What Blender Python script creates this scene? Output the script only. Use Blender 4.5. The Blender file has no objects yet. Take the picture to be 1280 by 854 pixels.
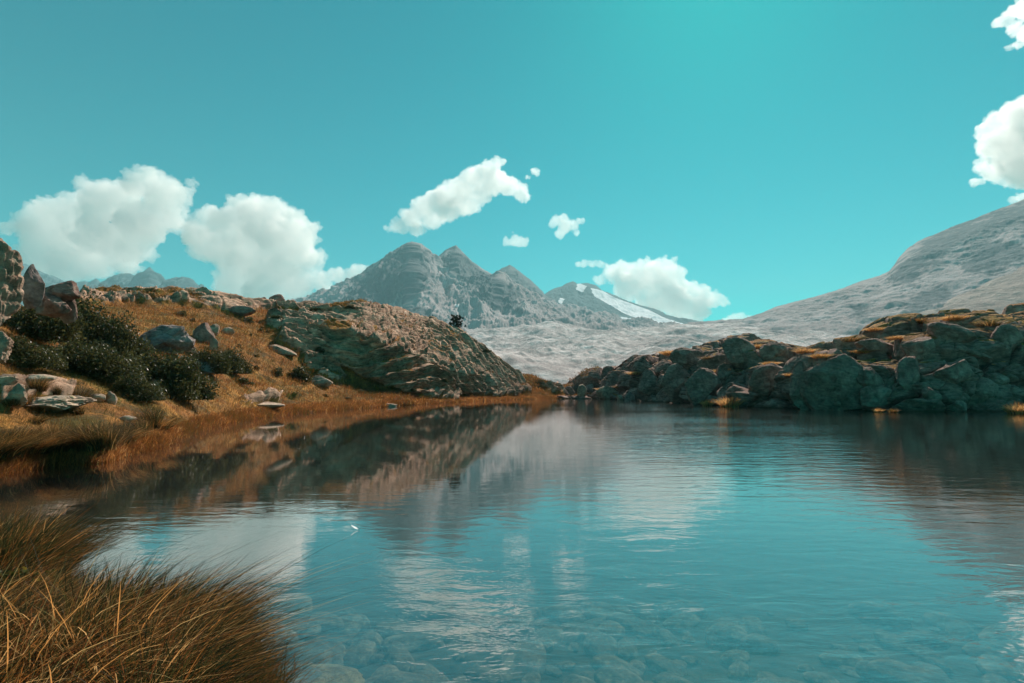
import bpy, bmesh, math, random
import numpy as np
from mathutils import Vector

# ------------------------------------------------------------------ camera, sky, sun, exposure
sc = bpy.context.scene
COL = sc.collection
H = 1.7
PITCH = math.radians(5.5)
cam_d = bpy.data.cameras.new('camera')
cam_d.sensor_width = 36.0
cam_d.lens = 18.0
cam_d.clip_start = 0.05
cam_d.clip_end = 60000
cam = bpy.data.objects.new('camera', cam_d)
COL.objects.link(cam)
cam.location = (0, 0, H)
cam.rotation_euler = (math.pi / 2 + PITCH, 0, 0)
sc.camera = cam

SUN_EL = math.radians(43)
SUN_AZ = math.radians(24)          # to the right of the view direction (+Y)
world = bpy.data.worlds.new('World')
sc.world = world
world.use_nodes = True
wn = world.node_tree.nodes
wl = world.node_tree.links
for n in list(wn):
    wn.remove(n)
wo = wn.new('ShaderNodeOutputWorld')
bg = wn.new('ShaderNodeBackground')
bg.inputs['Strength'].default_value = 0.076
sky = wn.new('ShaderNodeTexSky')
sky.sky_type = 'NISHITA'
sky.sun_disc = False
sky.sun_elevation = SUN_EL
sky.sun_rotation = SUN_AZ
sky.altitude = 2300
sky.air_density = 1.0
sky.dust_density = 0.9
sky.ozone_density = 1.0
tint = wn.new('ShaderNodeMixRGB')
tint.blend_type = 'MULTIPLY'
tint.inputs[0].default_value = 1.0
tint.inputs[2].default_value = (0.03, 1.17, 0.84, 1)
wl.new(sky.outputs[0], tint.inputs[1])
wl.new(tint.outputs[0], bg.inputs['Color'])
wl.new(bg.outputs[0], wo.inputs['Surface'])

sun_d = bpy.data.lights.new('sun', 'SUN')
sun_d.energy = 5.0
sun_d.angle = math.radians(0.53)
sun_d.color = (1.0, 0.87, 0.77)
sun = bpy.data.objects.new('sun', sun_d)
COL.objects.link(sun)
sdir = Vector((math.sin(SUN_AZ) * math.cos(SUN_EL), math.cos(SUN_AZ) * math.cos(SUN_EL), math.sin(SUN_EL)))
sun.rotation_euler = sdir.to_track_quat('Z', 'Y').to_euler()
sun.location = (30, 40, 60)

sc.view_settings.view_transform = 'Standard'
sc.view_settings.look = 'None'
sc.view_settings.exposure = 0.58
sc.view_settings.gamma = 1.0
cy = sc.cycles
cy.use_denoising = True
cy.max_bounces = 22
cy.diffuse_bounces = 3
cy.glossy_bounces = 3
cy.transmission_bounces = 4
cy.transparent_max_bounces = 12
cy.volume_bounces = 20
cy.sample_clamp_indirect = 10.0
cy.caustics_reflective = False
cy.caustics_refractive = False
cy.use_adaptive_sampling = True
cy.adaptive_threshold = 0.02

# ------------------------------------------------------------------ helpers
F = 640.0
CP, SP = math.cos(PITCH), math.sin(PITCH)


def ray(u, v):
    """pixel of the 1280 px photograph -> (x / y, (z - H) / y) of the world ray"""
    a = (np.asarray(u, float) - 640) / F
    b = (427 - np.asarray(v, float)) / F
    fw = CP - b * SP
    up = SP + b * CP
    return a / fw, up / fw


def at(u, v, Y):
    t, e = ray(u, v)
    return np.array([t * Y, Y, H + e * Y])


def project(P):
    x, y, z = P[..., 0], P[..., 1], P[..., 2] - H
    d = y * CP + z * SP
    d = np.where(d < 0.01, 0.01, d)
    up = -y * SP + z * CP
    return 640 + F * x / d, 427 - F * up / d


def _hash(ix, iy, iz, seed):
    h = ix * np.uint32(374761393) + iy * np.uint32(668265263) + iz * np.uint32(2246822519) + np.uint32(seed * 974634777 & 0xFFFFFFFF)
    h = (h ^ (h >> np.uint32(13))) * np.uint32(1274126177)
    h = (h ^ (h >> np.uint32(16))) * np.uint32(2654435761)
    return h ^ (h >> np.uint32(13))


_G = np.random.RandomState(7).normal(size=(4096, 3))
_G = (_G / np.linalg.norm(_G, axis=1, keepdims=True) * 1.25).astype(np.float32)
_GX, _GY_, _GZ = (np.ascontiguousarray(_G[:, k]) for k in range(3))
_W = np.random.RandomState(8).rand(4, 4096).astype(np.float32)


def noise3(P, seed=0):
    """gradient noise in about -1..1 for an (n, 3) array, computed in slices that fit the cache"""
    out = np.empty(len(P), np.float32)
    for a0 in range(0, len(P), 32768):
        p = np.asarray(P[a0:a0 + 32768], np.float32)
        fl = np.floor(p)
        I = fl.astype(np.int32).view(np.uint32)
        f = p - fl
        x, y, z = f[:, 0], f[:, 1], f[:, 2]
        w = f * f * f * (f * (f * 6 - 15) + 10)
        acc = np.zeros(len(p), np.float32)
        for dx in (0, 1):
            wx = w[:, 0] if dx else 1 - w[:, 0]
            for dy in (0, 1):
                wxy = wx * (w[:, 1] if dy else 1 - w[:, 1])
                for dz in (0, 1):
                    ww = wxy * (w[:, 2] if dz else 1 - w[:, 2])
                    h = _hash(I[:, 0] + np.uint32(dx), I[:, 1] + np.uint32(dy), I[:, 2] + np.uint32(dz), seed) & np.uint32(4095)
                    acc += ww * (_GX[h] * (x - dx) + _GY_[h] * (y - dy) + _GZ[h] * (z - dz))
        out[a0:a0 + 32768] = acc
    return out


def fbm(P, octaves=5, seed=0, gain=0.5, lac=2.03, ridged=False):
    out = np.zeros(len(P), np.float32)
    a, s = 1.0, 0.0
    Q = np.array(P, np.float64)
    for o in range(octaves):
        n = noise3(Q, seed + o * 17)
        if ridged:
            n = 1 - 2 * np.abs(n)
        out += a * n
        s += a
        a *= gain
        Q = Q * lac + 13.7
    return out / s


def worley(P, seed=0):
    """F1, F2 and a random number per cell, 3-D"""
    F1_, F2_, C_ = (np.empty(len(P), np.float32) for _ in range(3))
    for a0 in range(0, len(P), 32768):
        p = np.asarray(P[a0:a0 + 32768], np.float32)
        fl = np.floor(p)
        I = fl.astype(np.int32)
        f = p - fl
        f1 = np.full(len(p), 81.0, np.float32)
        f2 = f1.copy()
        cid = np.zeros(len(p), np.float32)
        for dx in (-1, 0, 1):
            for dy in (-1, 0, 1):
                for dz in (-1, 0, 1):
                    h = _hash((I[:, 0] + dx).view(np.uint32), (I[:, 1] + dy).view(np.uint32), (I[:, 2] + dz).view(np.uint32), seed) & np.uint32(4095)
                    d = (dx + _W[0][h] - f[:, 0]) ** 2 + (dy + _W[1][h] - f[:, 1]) ** 2 + (dz + _W[2][h] - f[:, 2]) ** 2
                    closer = d < f1
                    f2 = np.where(closer, f1, np.minimum(f2, d))
                    cid = np.where(closer, _W[3][h], cid)
                    f1 = np.where(closer, d, f1)
        F1_[a0:a0 + 32768] = np.sqrt(f1)
        F2_[a0:a0 + 32768] = np.sqrt(f2)
        C_[a0:a0 + 32768] = cid
    return F1_, F2_, C_


def sstep(a, b, x):
    x = np.clip((x - a) / (b - a), 0, 1)
    return x * x * (3 - 2 * x)


def inpoly(u, v, poly):
    c = np.zeros(u.shape, bool)
    n = len(poly)
    for i in range(n):
        x1, y1 = poly[i]
        x2, y2 = poly[(i + 1) % n]
        if y1 == y2:
            continue
        k = ((y1 > v) != (y2 > v)) & (u < (x2 - x1) * (v - y1) / (y2 - y1) + x1)
        c ^= k
    return c


def tag(o, label=None, cat=None, group=None, kind=None):
    if label:
        o['label'] = label
    if cat:
        o['category'] = cat
    if group:
        o['group'] = group
    if kind:
        o['kind'] = kind
    return o


def mesh_np(name, verts, quads, mat, attrs=None, smooth=True, colors=None):
    me = bpy.data.meshes.new(name)
    verts = np.ascontiguousarray(verts, np.float32)
    quads = np.ascontiguousarray(quads, np.int32)
    k = quads.shape[1]
    me.vertices.add(len(verts))
    me.vertices.foreach_set('co', verts.ravel())
    me.loops.add(quads.size)
    me.loops.foreach_set('vertex_index', quads.ravel())
    me.polygons.add(len(quads))
    me.polygons.foreach_set('loop_start', np.arange(0, quads.size, k, dtype=np.int32))
    me.polygons.foreach_set('use_smooth', np.full(len(quads), smooth, bool))
    for an, av in (attrs or {}).items():
        at_ = me.attributes.new(an, 'FLOAT', 'POINT')
        at_.data.foreach_set('value', np.ascontiguousarray(av, np.float32))
    for an, av in (colors or {}).items():
        at_ = me.attributes.new(an, 'FLOAT_COLOR', 'POINT')
        c4 = np.concatenate([av, np.ones((len(av), 1))], 1)
        at_.data.foreach_set('color', np.ascontiguousarray(c4, np.float32).ravel())
    me.update(calc_edges=True)
    me.validate()
    if mat:
        me.materials.append(mat)
    return me


def link(name, me, parent=None, loc=None):
    o = bpy.data.objects.new(name, me)
    COL.objects.link(o)
    if parent:
        o.parent = parent
    if loc is not None:
        o.location = loc
    return o


def grid_faces(nr, nc, r0=0, r1=None, c0=0, c1=None):
    r1 = nr - 1 if r1 is None else r1
    c1 = nc - 1 if c1 is None else c1
    r, c = np.meshgrid(np.arange(r0, r1), np.arange(c0, c1), indexing='ij')
    i = (r * nc + c).ravel()
    return np.stack([i, i + 1, i + nc + 1, i + nc], 1)


def grid_normals(P):
    dr = np.gradient(P, axis=0)
    dc = np.gradient(P, axis=1)
    n = np.cross(dc, dr)
    n /= np.linalg.norm(n, axis=2, keepdims=True) + 1e-9
    return n


# ------------------------------------------------------------------ materials
class NT:
    def __init__(self, name):
        self.m = bpy.data.materials.new(name)
        self.m.use_nodes = True
        self.t = self.m.node_tree
        for n in list(self.t.nodes):
            self.t.nodes.remove(n)
        self.out = self.n('ShaderNodeOutputMaterial')

    def n(self, typ, **kw):
        x = self.t.nodes.new(typ)
        for k, v in kw.items():
            setattr(x, k, v)
        return x

    def l(self, a, b):
        self.t.links.new(a, b)

    def noise(self, vec, scale, detail=6, rough=0.6, dist=0.0):
        x = self.n('ShaderNodeTexNoise')
        x.inputs['Scale'].default_value = scale
        x.inputs['Detail'].default_value = detail
        x.inputs['Roughness'].default_value = rough
        x.inputs['Distortion'].default_value = dist
        if vec is not None:
            self.l(vec, x.inputs['Vector'])
        return x.outputs['Fac']

    def ramp(self, fac, stops, interp='LINEAR'):
        x = self.n('ShaderNodeValToRGB')
        x.color_ramp.interpolation = interp
        e = x.color_ramp.elements
        while len(e) > len(stops):
            e.remove(e[-1])
        while len(e) < len(stops):
            e.new(0.5)
        for k, (p, c) in enumerate(stops):
            e[k].position = p
            e[k].color = (c[0], c[1], c[2], 1) if not isinstance(c, (int, float)) else (c, c, c, 1)
        self.l(fac, x.inputs[0])
        return x.outputs[0]

    def mix(self, fac, a, b, blend='MIX'):
        x = self.n('ShaderNodeMixRGB', blend_type=blend)
        for s, v in ((0, fac), (1, a), (2, b)):
            if isinstance(v, (int, float)):
                x.inputs[s].default_value = v if s == 0 else (v, v, v, 1)
            elif isinstance(v, tuple):
                x.inputs[s].default_value = (v[0], v[1], v[2], 1)
            else:
                self.l(v, x.inputs[s])
        return x.outputs[0]

    def math(self, op, a, b=0.0, clamp=False):
        x = self.n('ShaderNodeMath', operation=op, use_clamp=clamp)
        for s, v in ((0, a), (1, b)):
            if isinstance(v, (int, float)):
                x.inputs[s].default_value = v
            else:
                self.l(v, x.inputs[s])
        return x.outputs[0]

    def attr(self, name, out='Fac'):
        x = self.n('ShaderNodeAttribute')
        x.attribute_name = name
        return x.outputs[out]

    def pos(self):
        return self.n('ShaderNodeNewGeometry').outputs['Position']

    def map(self, vec, scale=(1, 1, 1), rot=(0, 0, 0), loc=(0, 0, 0)):
        x = self.n('ShaderNodeMapping')
        x.inputs['Scale'].default_value = scale
        x.inputs['Rotation'].default_value = rot
        x.inputs['Location'].default_value = loc
        self.l(vec, x.inputs['Vector'])
        return x.outputs[0]

    def bump(self, h, strength=0.5, dist=0.1, normal=None):
        x = self.n('ShaderNodeBump')
        x.inputs['Strength'].default_value = strength
        x.inputs['Distance'].default_value = dist
        self.l(h, x.inputs['Height'])
        if normal is not None:
            self.l(normal, x.inputs['Normal'])
        return x.outputs[0]

    def bsdf(self, color, rough=0.9, normal=None, spec=0.2, **kw):
        x = self.n('ShaderNodeBsdfPrincipled')
        if isinstance(color, tuple):
            x.inputs['Base Color'].default_value = (*color, 1)
        else:
            self.l(color, x.inputs['Base Color'])
        x.inputs['Roughness'].default_value = rough
        x.inputs['Specular IOR Level'].default_value = spec
        if normal is not None:
            self.l(normal, x.inputs['Normal'])
        for k, v in kw.items():
            x.inputs[k].default_value = v
        return x.outputs[0]

    def done(self, surf):
        self.l(surf, self.out.inputs['Surface'])
        return self.m


def mat_terrain(name, rock_a, rock_b, rock_c, grass=True, scale=1.0, bump=0.5):
    """rock where attribute 'rock' says so, dry alpine grass elsewhere"""
    m = NT(name)
    p = m.pos()
    # rock
    n1 = m.noise(p, 0.35 * scale, 8, 0.65)
    n2 = m.noise(p, 2.6 * scale, 8, 0.7)
    n3 = m.noise(m.map(p, (1, 1, 3.2), (0.3, 0.75, 0)), 1.1 * scale, 7, 0.62, 0.6)
    rock = m.ramp(n1, [(0.30, rock_a), (0.52, rock_b), (0.72, rock_c)])
    rock = m.mix(0.75, rock, m.ramp(n3, [(0.36, 0.28), (0.5, 0.95), (0.66, 1.45)]), 'MULTIPLY')
    rock = m.mix(0.7, rock, m.ramp(n2, [(0.30, 0.55), (0.55, 1.0), (0.75, 1.5)]), 'MULTIPLY')
    lich = m.ramp(m.noise(p, 5.2 * scale, 5, 0.75), [(0.60, 0.0), (0.66, 1.0)])
    rock = m.mix(m.math('MULTIPLY', lich, 0.35), rock, (0.36, 0.35, 0.27))
    rust = m.ramp(m.noise(p, 0.9 * scale, 5, 0.7), [(0.56, 0.0), (0.70, 1.0)])
    rock = m.mix(m.math('MULTIPLY', rust, 0.45), rock, (0.24, 0.13, 0.07))
    # grass
    g1 = m.noise(p, 0.22, 5, 0.6)
    g2 = m.noise(p, 1.5, 8, 0.72)
    g3 = m.noise(p, 9.0, 5, 0.7)
    gr = m.ramp(g2, [(0.28, (0.045, 0.036, 0.014)), (0.40, (0.13, 0.070, 0.022)), (0.50, (0.27, 0.135, 0.035)),
                     (0.60, (0.47, 0.215, 0.050)), (0.74, (0.60, 0.35, 0.11))])
    red = m.ramp(g1, [(0.42, 0.0), (0.60, 1.0)])
    gr = m.mix(m.math('MULTIPLY', red, 0.6), gr, (0.21, 0.075, 0.026))
    g4 = m.noise(m.map(p, (1, 0.6, 1)), 0.55, 7, 0.7)
    gr = m.mix(m.ramp(g4, [(0.50, 0.0), (0.60, 0.85)]), gr, (0.060, 0.050, 0.020))
    gr = m.mix(m.attr('green'), gr, (0.105, 0.095, 0.018))
    gr = m.mix(0.8, gr, m.ramp(g3, [(0.3, 0.35), (0.5, 1.0), (0.7, 1.7)]), 'MULTIPLY')
    ra = m.attr('rock')
    edge = m.math('ADD', ra, m.math('MULTIPLY', m.math('SUBTRACT', m.noise(p, 2.2, 7, 0.75), 0.5), 1.3))
    mask = m.ramp(edge, [(0.44, 0.0), (0.54, 1.0)])
    colr = m.mix(mask, gr, rock)
    wet = m.attr('wet')
    colr = m.mix(wet, colr, (0.05, 0.035, 0.02))
    hgt = m.math('ADD', m.math('MULTIPLY', n2, 0.6), m.math('MULTIPLY', n3, 1.0))
    hg = m.math('MULTIPLY', g3, 0.8)
    hh = m.mix(mask, hg, hgt)
    nb = m.bump(hh, bump, 0.35 / scale)
    return m.done(m.bsdf(colr, 0.92, nb, 0.15))


LEFT_ROCK = mat_terrain('hill rock and grass', (0.19, 0.105, 0.070), (0.40, 0.245, 0.165), (0.68, 0.46, 0.34))
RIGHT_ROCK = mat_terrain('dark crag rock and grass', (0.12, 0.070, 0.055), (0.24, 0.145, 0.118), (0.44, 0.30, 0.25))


def mat_bed():
    m = NT('lake bed stone and silt')
    p = m.pos()
    n = m.noise(p, 1.8, 8, 0.7)
    c = m.ramp(n, [(0.3, (0.012, 0.012, 0.008)), (0.5, (0.035, 0.032, 0.022)), (0.7, (0.08, 0.068, 0.045))])
    c = m.mix(0.8, c, m.ramp(m.noise(p, 5.0, 7, 0.75), [(0.35, 0.4), (0.65, 1.3)]), 'MULTIPLY')
    return m.done(m.bsdf(c, 0.9, m.bump(n, 0.6, 0.2), 0.1))


def mat_mountain(name, lo, mid, hi, sc_=0.01, bump=0.8, bd=20, veg=0.0):
    m = NT(name)
    p = m.pos()
    n1 = m.noise(p, sc_ * 0.25, 9, 0.62)
    n2 = m.noise(p, sc_ * 1.6, 10, 0.7)
    n4 = m.noise(m.map(p, (1.6, 1.2, 0.5)), sc_ * 0.9, 8, 0.65, 0.4)
    c = m.ramp(m.math('ADD', m.math('MULTIPLY', n1, 0.5), m.math('MULTIPLY', n2, 0.5)),
               [(0.36, lo), (0.5, mid), (0.64, hi)])
    c = m.mix(0.35, c, m.ramp(n4, [(0.35, 0.6), (0.5, 1.0), (0.66, 1.35)]), 'MULTIPLY')
    cliff_shade = m.attr('cliff')
    c = m.mix(m.math('MULTIPLY', cliff_shade, m.ramp(n2, [(0.40, 1.0), (0.65, 0.72)])), c, (0.075, 0.095, 0.105))  # shade of the cliffs painted into the colour as a dark bluish tone
    s = m.attr('snow')
    se = m.math('ADD', s, m.math('MULTIPLY', m.math('SUBTRACT', n2, 0.5), 0.9))
    c = m.mix(m.ramp(se, [(0.46, 0.0), (0.54, 1.0)]), c, (0.82, 0.84, 0.86))
    nb = m.bump(m.math('ADD', n2, m.math('MULTIPLY', n4, 0.8)), bump, bd)
    return m.done(m.bsdf(c, 0.95, nb, 0.05))


def mat_water():
    m = NT('clear lake water')
    p = m.pos()
    # small wind ripples, longer across the view, calmer patches between them
    wave_a = m.noise(m.map(p, (0.6, 1.5, 1), (0, 0, 0.12)), 2.5, 4, 0.55, 0.6)
    wave_b = m.noise(m.map(p, (0.45, 1.35, 1), (0, 0, -0.22)), 1.2, 2, 0.5, 0.2)
    wave_c = m.noise(m.map(p, (0.8, 1.6, 1), (0, 0, 0.3)), 8.0, 2, 0.5, 0.2)
    patch = m.ramp(m.noise(m.map(p, (0.5, 1, 1)), 0.09, 3, 0.5), [(0.40, 0.35), (0.60, 1.0)])
    calm = m.attr('calm')
    h = m.math('ADD', m.math('MULTIPLY', wave_a, 0.030), m.math('MULTIPLY', wave_b, 0.022))
    h = m.math('ADD', h, m.math('MULTIPLY', wave_c, 0.0035))
    h = m.math('MULTIPLY', h, m.math('MULTIPLY', patch, calm))
    nb = m.bump(h, 1.0, 1.0)
    fr = m.n('ShaderNodeFresnel')
    # seen from below the ray goes straight on, so the same air-to-water curve is used on both sides
    back = m.n('ShaderNodeNewGeometry').outputs['Backfacing']
    ior = m.math('ADD', 1.5, m.math('MULTIPLY', back, 1 / 1.5 - 1.5))
    m.l(ior, fr.inputs['IOR'])
    m.l(nb, fr.inputs['Normal'])
    refl = m.math('POWER', fr.outputs[0], 0.51)
    gl = m.n('ShaderNodeBsdfGlossy')
    gl.inputs['Roughness'].default_value = 0.03
    gl.inputs['Color'].default_value = (1.0, 0.95, 0.95, 1)
    m.l(nb, gl.inputs['Normal'])
    tr = m.n('ShaderNodeBsdfTransparent')
    tr.inputs['Color'].default_value = (0.93, 0.98, 0.97, 1)
    mx = m.n('ShaderNodeMixShader')
    m.l(refl, mx.inputs[0])
    m.l(tr.outputs[0], mx.inputs[1])
    m.l(gl.outputs[0], mx.inputs[2])
    vs = m.n('ShaderNodeVolumeScatter')
    vs.inputs['Color'].default_value = (1.0, 0.72, 0.68, 1)
    vs.inputs['Density'].default_value = 0.013
    va = m.n('ShaderNodeVolumeAbsorption')
    va.inputs['Color'].default_value = (0.30, 0.55, 0.56, 1)
    va.inputs['Density'].default_value = 0.15
    ad = m.n('ShaderNodeAddShader')
    m.l(vs.outputs[0], ad.inputs[0])
    m.l(va.outputs[0], ad.inputs[1])
    m.l(ad.outputs[0], m.out.inputs['Volume'])
    return m.done(mx.outputs[0])


# ------------------------------------------------------------------ near terrain: one warped grid laid through surveyed lines
t_in = np.linspace(-1.02, 1.02, 1250)
t_out = np.linspace(0, 1, 60)[1:] ** 1.3 * 1.0
TT = np.concatenate([-1.02 - t_out[::-1], t_in, 1.02 + t_out])
NC = len(TT)


def knot(pts):
    """pts: (u, v, Y) -> depth and height for every column"""
    a = np.array(pts, float)
    t, e = ray(a[:, 0], a[:, 1])
    Y = a[:, 2]
    Z = H + e * Y
    o = np.argsort(t)
    t, Y, Z = t[o], Y[o], Z[o]
    return np.interp(TT, t, Y), np.interp(TT, t, Z)


def shore_Y(v):
    t, e = ray(640, v)
    return -H / e


shore = [(-300, 8.5), (-60, 9.6), (0, 10.6), (60, 12.0), (130, 12.4), (170, 14.6), (200, 15.6), (240, 21.5), (330, 33),
         (450, 49), (530, 66), (600, 86), (690, 110), (760, 108), (790, 86), (870, 64), (930, 54), (1000, 47),
         (1100, 43), (1180, 42), (1280, 41), (1500, 40), (2000, 38)]
su = np.array([s[0] for s in shore], float)
sY = np.array([s[1] for s in shore], float)
sv = 427 + F * np.tan(np.arctan(H / sY) + PITCH)
st, _ = ray(su, sv)
Y5 = np.interp(TT, st, sY)
Z5 = np.full(NC, -0.02)

near = [(-2.1, 8.0), (-1.15, 6.4), (-1.02, 5.9), (-0.95, 5.3), (-0.88, 4.7), (-0.80, 4.15), (-0.7, 3.9), (-0.6, 3.7), (-0.52, 3.5), (-0.46, 3.2),
        (-0.41, 2.4), (-0.36, 1.0), (-0.3, 0.8), (2.1, 0.7)]
Y2 = np.interp(TT, [a for a, b in near], [b for a, b in near])
has = sstep(-0.34, -0.47, TT)                 # how much bank there is in front of the camera
Y0 = np.full(NC, 0.25)
Z0 = -0.35 + has * 0.55
Y1 = Y0 + (Y2 - Y0) * 0.8
Z1 = -0.36 + has * 0.48
Z2 = -0.40 + has * 0.38
Y3 = Y2 + 1.4 + 1.2 * (1 - has)
Z3 = np.full(NC, -0.62) + 0.15 * has
Y4 = np.minimum(Y3 + 7.0, Y3 + (Y5 - Y3) * 0.6)
Z4 = -np.clip((Y4 - 2) * 0.28, 0.7, 2.6)

k6 = knot([(-400, 530, 9.5), (0, 551, 11.1), (60, 556, 12.4), (130, 556, 12.8), (170, 548, 15.1), (200, 542, 16.3), (240, 522, 22.6), (330, 510, 36), (450, 503, 53),
           (500, 499, 60), (530, 498, 69), (600, 498, 89), (650, 497, 103), (690, 495.5, 114), (740, 497, 112), (775, 497, 100), (800, 492, 87),
           (830, 487, 77), (870, 482, 66), (930, 478, 55.5), (1000, 464, 48.5), (1060, 456, 45.2), (1100, 458, 44.6),
           (1180, 462, 43.6), (1280, 458, 43), (2000, 440, 41)])
k7 = knot([(-400, 470, 15), (0, 478, 15), (100, 480, 18), (200, 480, 25), (260, 475, 33), (330, 472, 45), (400, 468, 57.5), (450, 484, 59.5),
           (500, 493, 64), (530, 494, 71), (600, 493, 91), (650, 491, 106), (690, 491, 118), (740, 485, 116), (775, 478, 103), (800, 470, 90),
           (830, 464, 80), (870, 462, 69), (930, 460, 58), (1000, 451, 51), (1060, 442, 48.5), (1100, 440, 47.5),
           (1180, 432, 46), (1280, 428, 45.5), (2000, 400, 44)])
k8 = knot([(-400, 420, 19), (0, 425, 18), (100, 430, 26), (200, 425, 38), (260, 420, 46), (330, 415, 58), (360, 410, 61), (400, 412, 62), (430, 417, 61.2), (470, 428, 62.5),
           (500, 438, 65.6), (530, 452, 72.2), (560, 464, 79), (600, 470, 93), (640, 484, 108), (690, 487, 121), (740, 474, 119), (775, 462, 106), (800, 452, 94),
           (830, 448, 84), (870, 446, 74), (930, 443, 64), (1000, 444, 56), (1060, 428, 54), (1100, 418, 53),
           (1180, 409, 51), (1280, 405, 50), (2000, 370, 48)])
k9 = knot([(-400, 330, 26), (0, 388, 24), (60, 380, 34), (100, 371, 52), (140, 366, 60), (200, 364, 65), (260, 370, 70), (320, 378, 78),
           (345, 384, 82), (400, 384, 86), (450, 380, 87), (500, 388, 90), (540, 400, 95), (580, 418, 102), (620, 446, 110),
           (645, 468, 116), (662, 467, 118), (690, 480, 123), (703, 490, 125), (712, 476, 126), (740, 467, 125), (765, 463, 118), (790, 444, 108),
           (830, 438, 98), (870, 432, 90), (900, 431, 84), (930, 428, 78), (965, 428, 74), (1000, 437, 70), (1012, 437, 69), (1050, 420, 67), (1100, 405, 66),
           (1130, 397, 65), (1180, 392, 63), (1240, 388, 61), (1280, 386, 60), (2000, 330, 56)])
KY = [Y0, Y1, Y2, Y3, Y4, Y5, k6[0], k7[0], k8[0], k9[0], k9[0] + 25, k9[0] + 70]
KZ = [Z0, Z1, Z2, Z3, Z4, Z5, k6[1], k7[1], k8[1], k9[1], k9[1] * 0.55 - 3, k9[1] * 0 - 14.5]
SEG = [6, 50, 26, 110, 70, 46, 70, 90, 110, 150, 24, 14]
SEG = [50, 26, 110, 70, 60, 70, 90, 110, 150, 24, 14]
rows_Y, rows_Z, ROWK = [], [], [0]
for k in range(len(SEG)):
    n = SEG[k]
    for j in range(n + (1 if k == len(SEG) - 1 else 0)):
        f = j / n
        y = KY[k] + (KY[k + 1] - KY[k]) * f
        z = KZ[k] + (KZ[k + 1] - KZ[k]) * f
        rows_Y.append(y)
        rows_Z.append(z)
    ROWK.append(ROWK[-1] + n)
GY = np.array(rows_Y)
GZ = np.array(rows_Z)
NR = len(GY)


def smooth_rows(A, n, lo, hi):
    for _ in range(n):
        B = A.copy()
        B[lo + 1:hi - 1] = (A[lo:hi - 2] + 2 * A[lo + 1:hi - 1] + A[lo + 2:hi]) / 4
        A = B
    return A


def smooth_cols(A, n):
    for _ in range(n):
        B = A.copy()
        B[:, 1:-1] = (A[:, :-2] + 2 * A[:, 1:-1] + A[:, 2:]) / 4
        A = B
    return A


GZ = smooth_rows(GZ, 6, ROWK[5] + 4, ROWK[9] + 6)
GZ = smooth_rows(GZ, 60, 2, ROWK[5] - 4)
GZ = smooth_cols(GZ, 8)
GY = smooth_cols(GY, 8)
P = np.stack([GY * TT[None, :], GY, GZ], 2)
U, V = project(P)
flat = P.reshape(-1, 3)
rowidx = np.repeat(np.arange(NR), NC).reshape(NR, NC)
land = rowidx >= ROWK[5]
right = sstep(700, 716, U + 6 * fbm(flat * 0.2, 3, 5).reshape(NR, NC))


def N(scale, octv=5, seed=0, ridged=False, gain=0.5, stretch=(1, 1, 1)):
    return fbm(flat * scale * np.array(stretch), octv, seed, gain, ridged=ridged).reshape(NR, NC)


# --- rock masks on the left hill, laid where the outcrops stand
wob = 9 * N(0.16, 4, 3)
wu, wv = U + wob * 1.3, V + wob * 0.6
rock = np.zeros((NR, NC))
ROCKPOLY = [
    [(395, 378), (460, 376), (520, 384), (600, 425), (650, 466), (662, 492), (620, 498), (585, 492), (566, 500), (540, 500), (500, 490), (450, 472), (432, 462), (398, 452), (345, 430), (352, 412)],
    [(90, 362), (200, 356), (300, 366), (400, 376), (395, 392), (330, 388), (300, 396), (245, 386), (150, 380), (95, 384)],
    [(372, 436), (410, 442), (432, 470), (420, 480), (398, 472), (380, 460)],
    [(690, 478), (712, 492), (690, 492), (668, 478)],
    [(330, 400), (400, 398), (400, 416), (335, 412)],
    [(300, 498), (350, 500), (348, 508), (300, 506)],
    [(185, 482), (235, 486), (232, 492), (190, 490)],
    [(0, 484), (40, 482), (90, 492), (85, 500), (40, 500), (10, 515), (0, 512)],
]
for pg in ROCKPOLY:
    rock = np.maximum(rock, inpoly(wu, wv, pg).astype(float))
rock = smooth_rows(smooth_cols(rock, 3), 3, 0, NR)
speck = sstep(0.28, 0.5, N(0.33, 5, 77))
rock = np.clip(rock * 0.8 + speck * 0.35 * (1 - rock) - 0.25 * sstep(0.15, 0.45, N(0.22, 4, 31)) * (V < 455), 0, 1)

# --- left hill: slabs that dip to the right, steeper towards the right end
nrm = grid_normals(P)
ang = np.radians(8 + 44 * sstep(430, 590, U))
warp = N(0.09, 3, 11) * 2.2
s = (P[..., 2] * np.cos(ang) + P[..., 0] * np.sin(ang) + 0.25 * P[..., 1]) + warp
sl = s * 0.62
saw = (sl - np.floor(sl))
saw = np.where(saw < 0.8, saw / 0.8, (1 - saw) / 0.2)
lay_amp = 0.5 + 0.5 * N(0.13, 3, 41)
sl2 = s * 1.9 + 2 * N(0.3, 2, 8)
saw2 = (sl2 - np.floor(sl2))
big = N(0.12, 5, 21, ridged=True)
f1, f2, cid = worley(flat * np.array([0.22, 0.22, 0.34]) + 0.35 * np.stack([N(0.2, 3, 61).ravel()] * 3, 1), 4)
cr = (f2 - f1).reshape(NR, NC)
cell = cid.reshape(NR, NC)
g1_, g2_, gid = worley(flat * np.array([0.62, 0.62, 0.9]) + 0.3 * np.stack([N(0.5, 3, 62).ravel()] * 3, 1), 9)
cr2 = (g2_ - g1_).reshape(NR, NC)
cell2 = gid.reshape(NR, NC)
h1, h2, hid = worley(flat * np.array([0.15, 0.17, 0.22]) + 0.30 * np.stack([N(0.15, 3, 65).ravel(), N(0.15, 3, 66).ravel(), N(0.15, 3, 67).ravel()], 1), 24)
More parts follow.
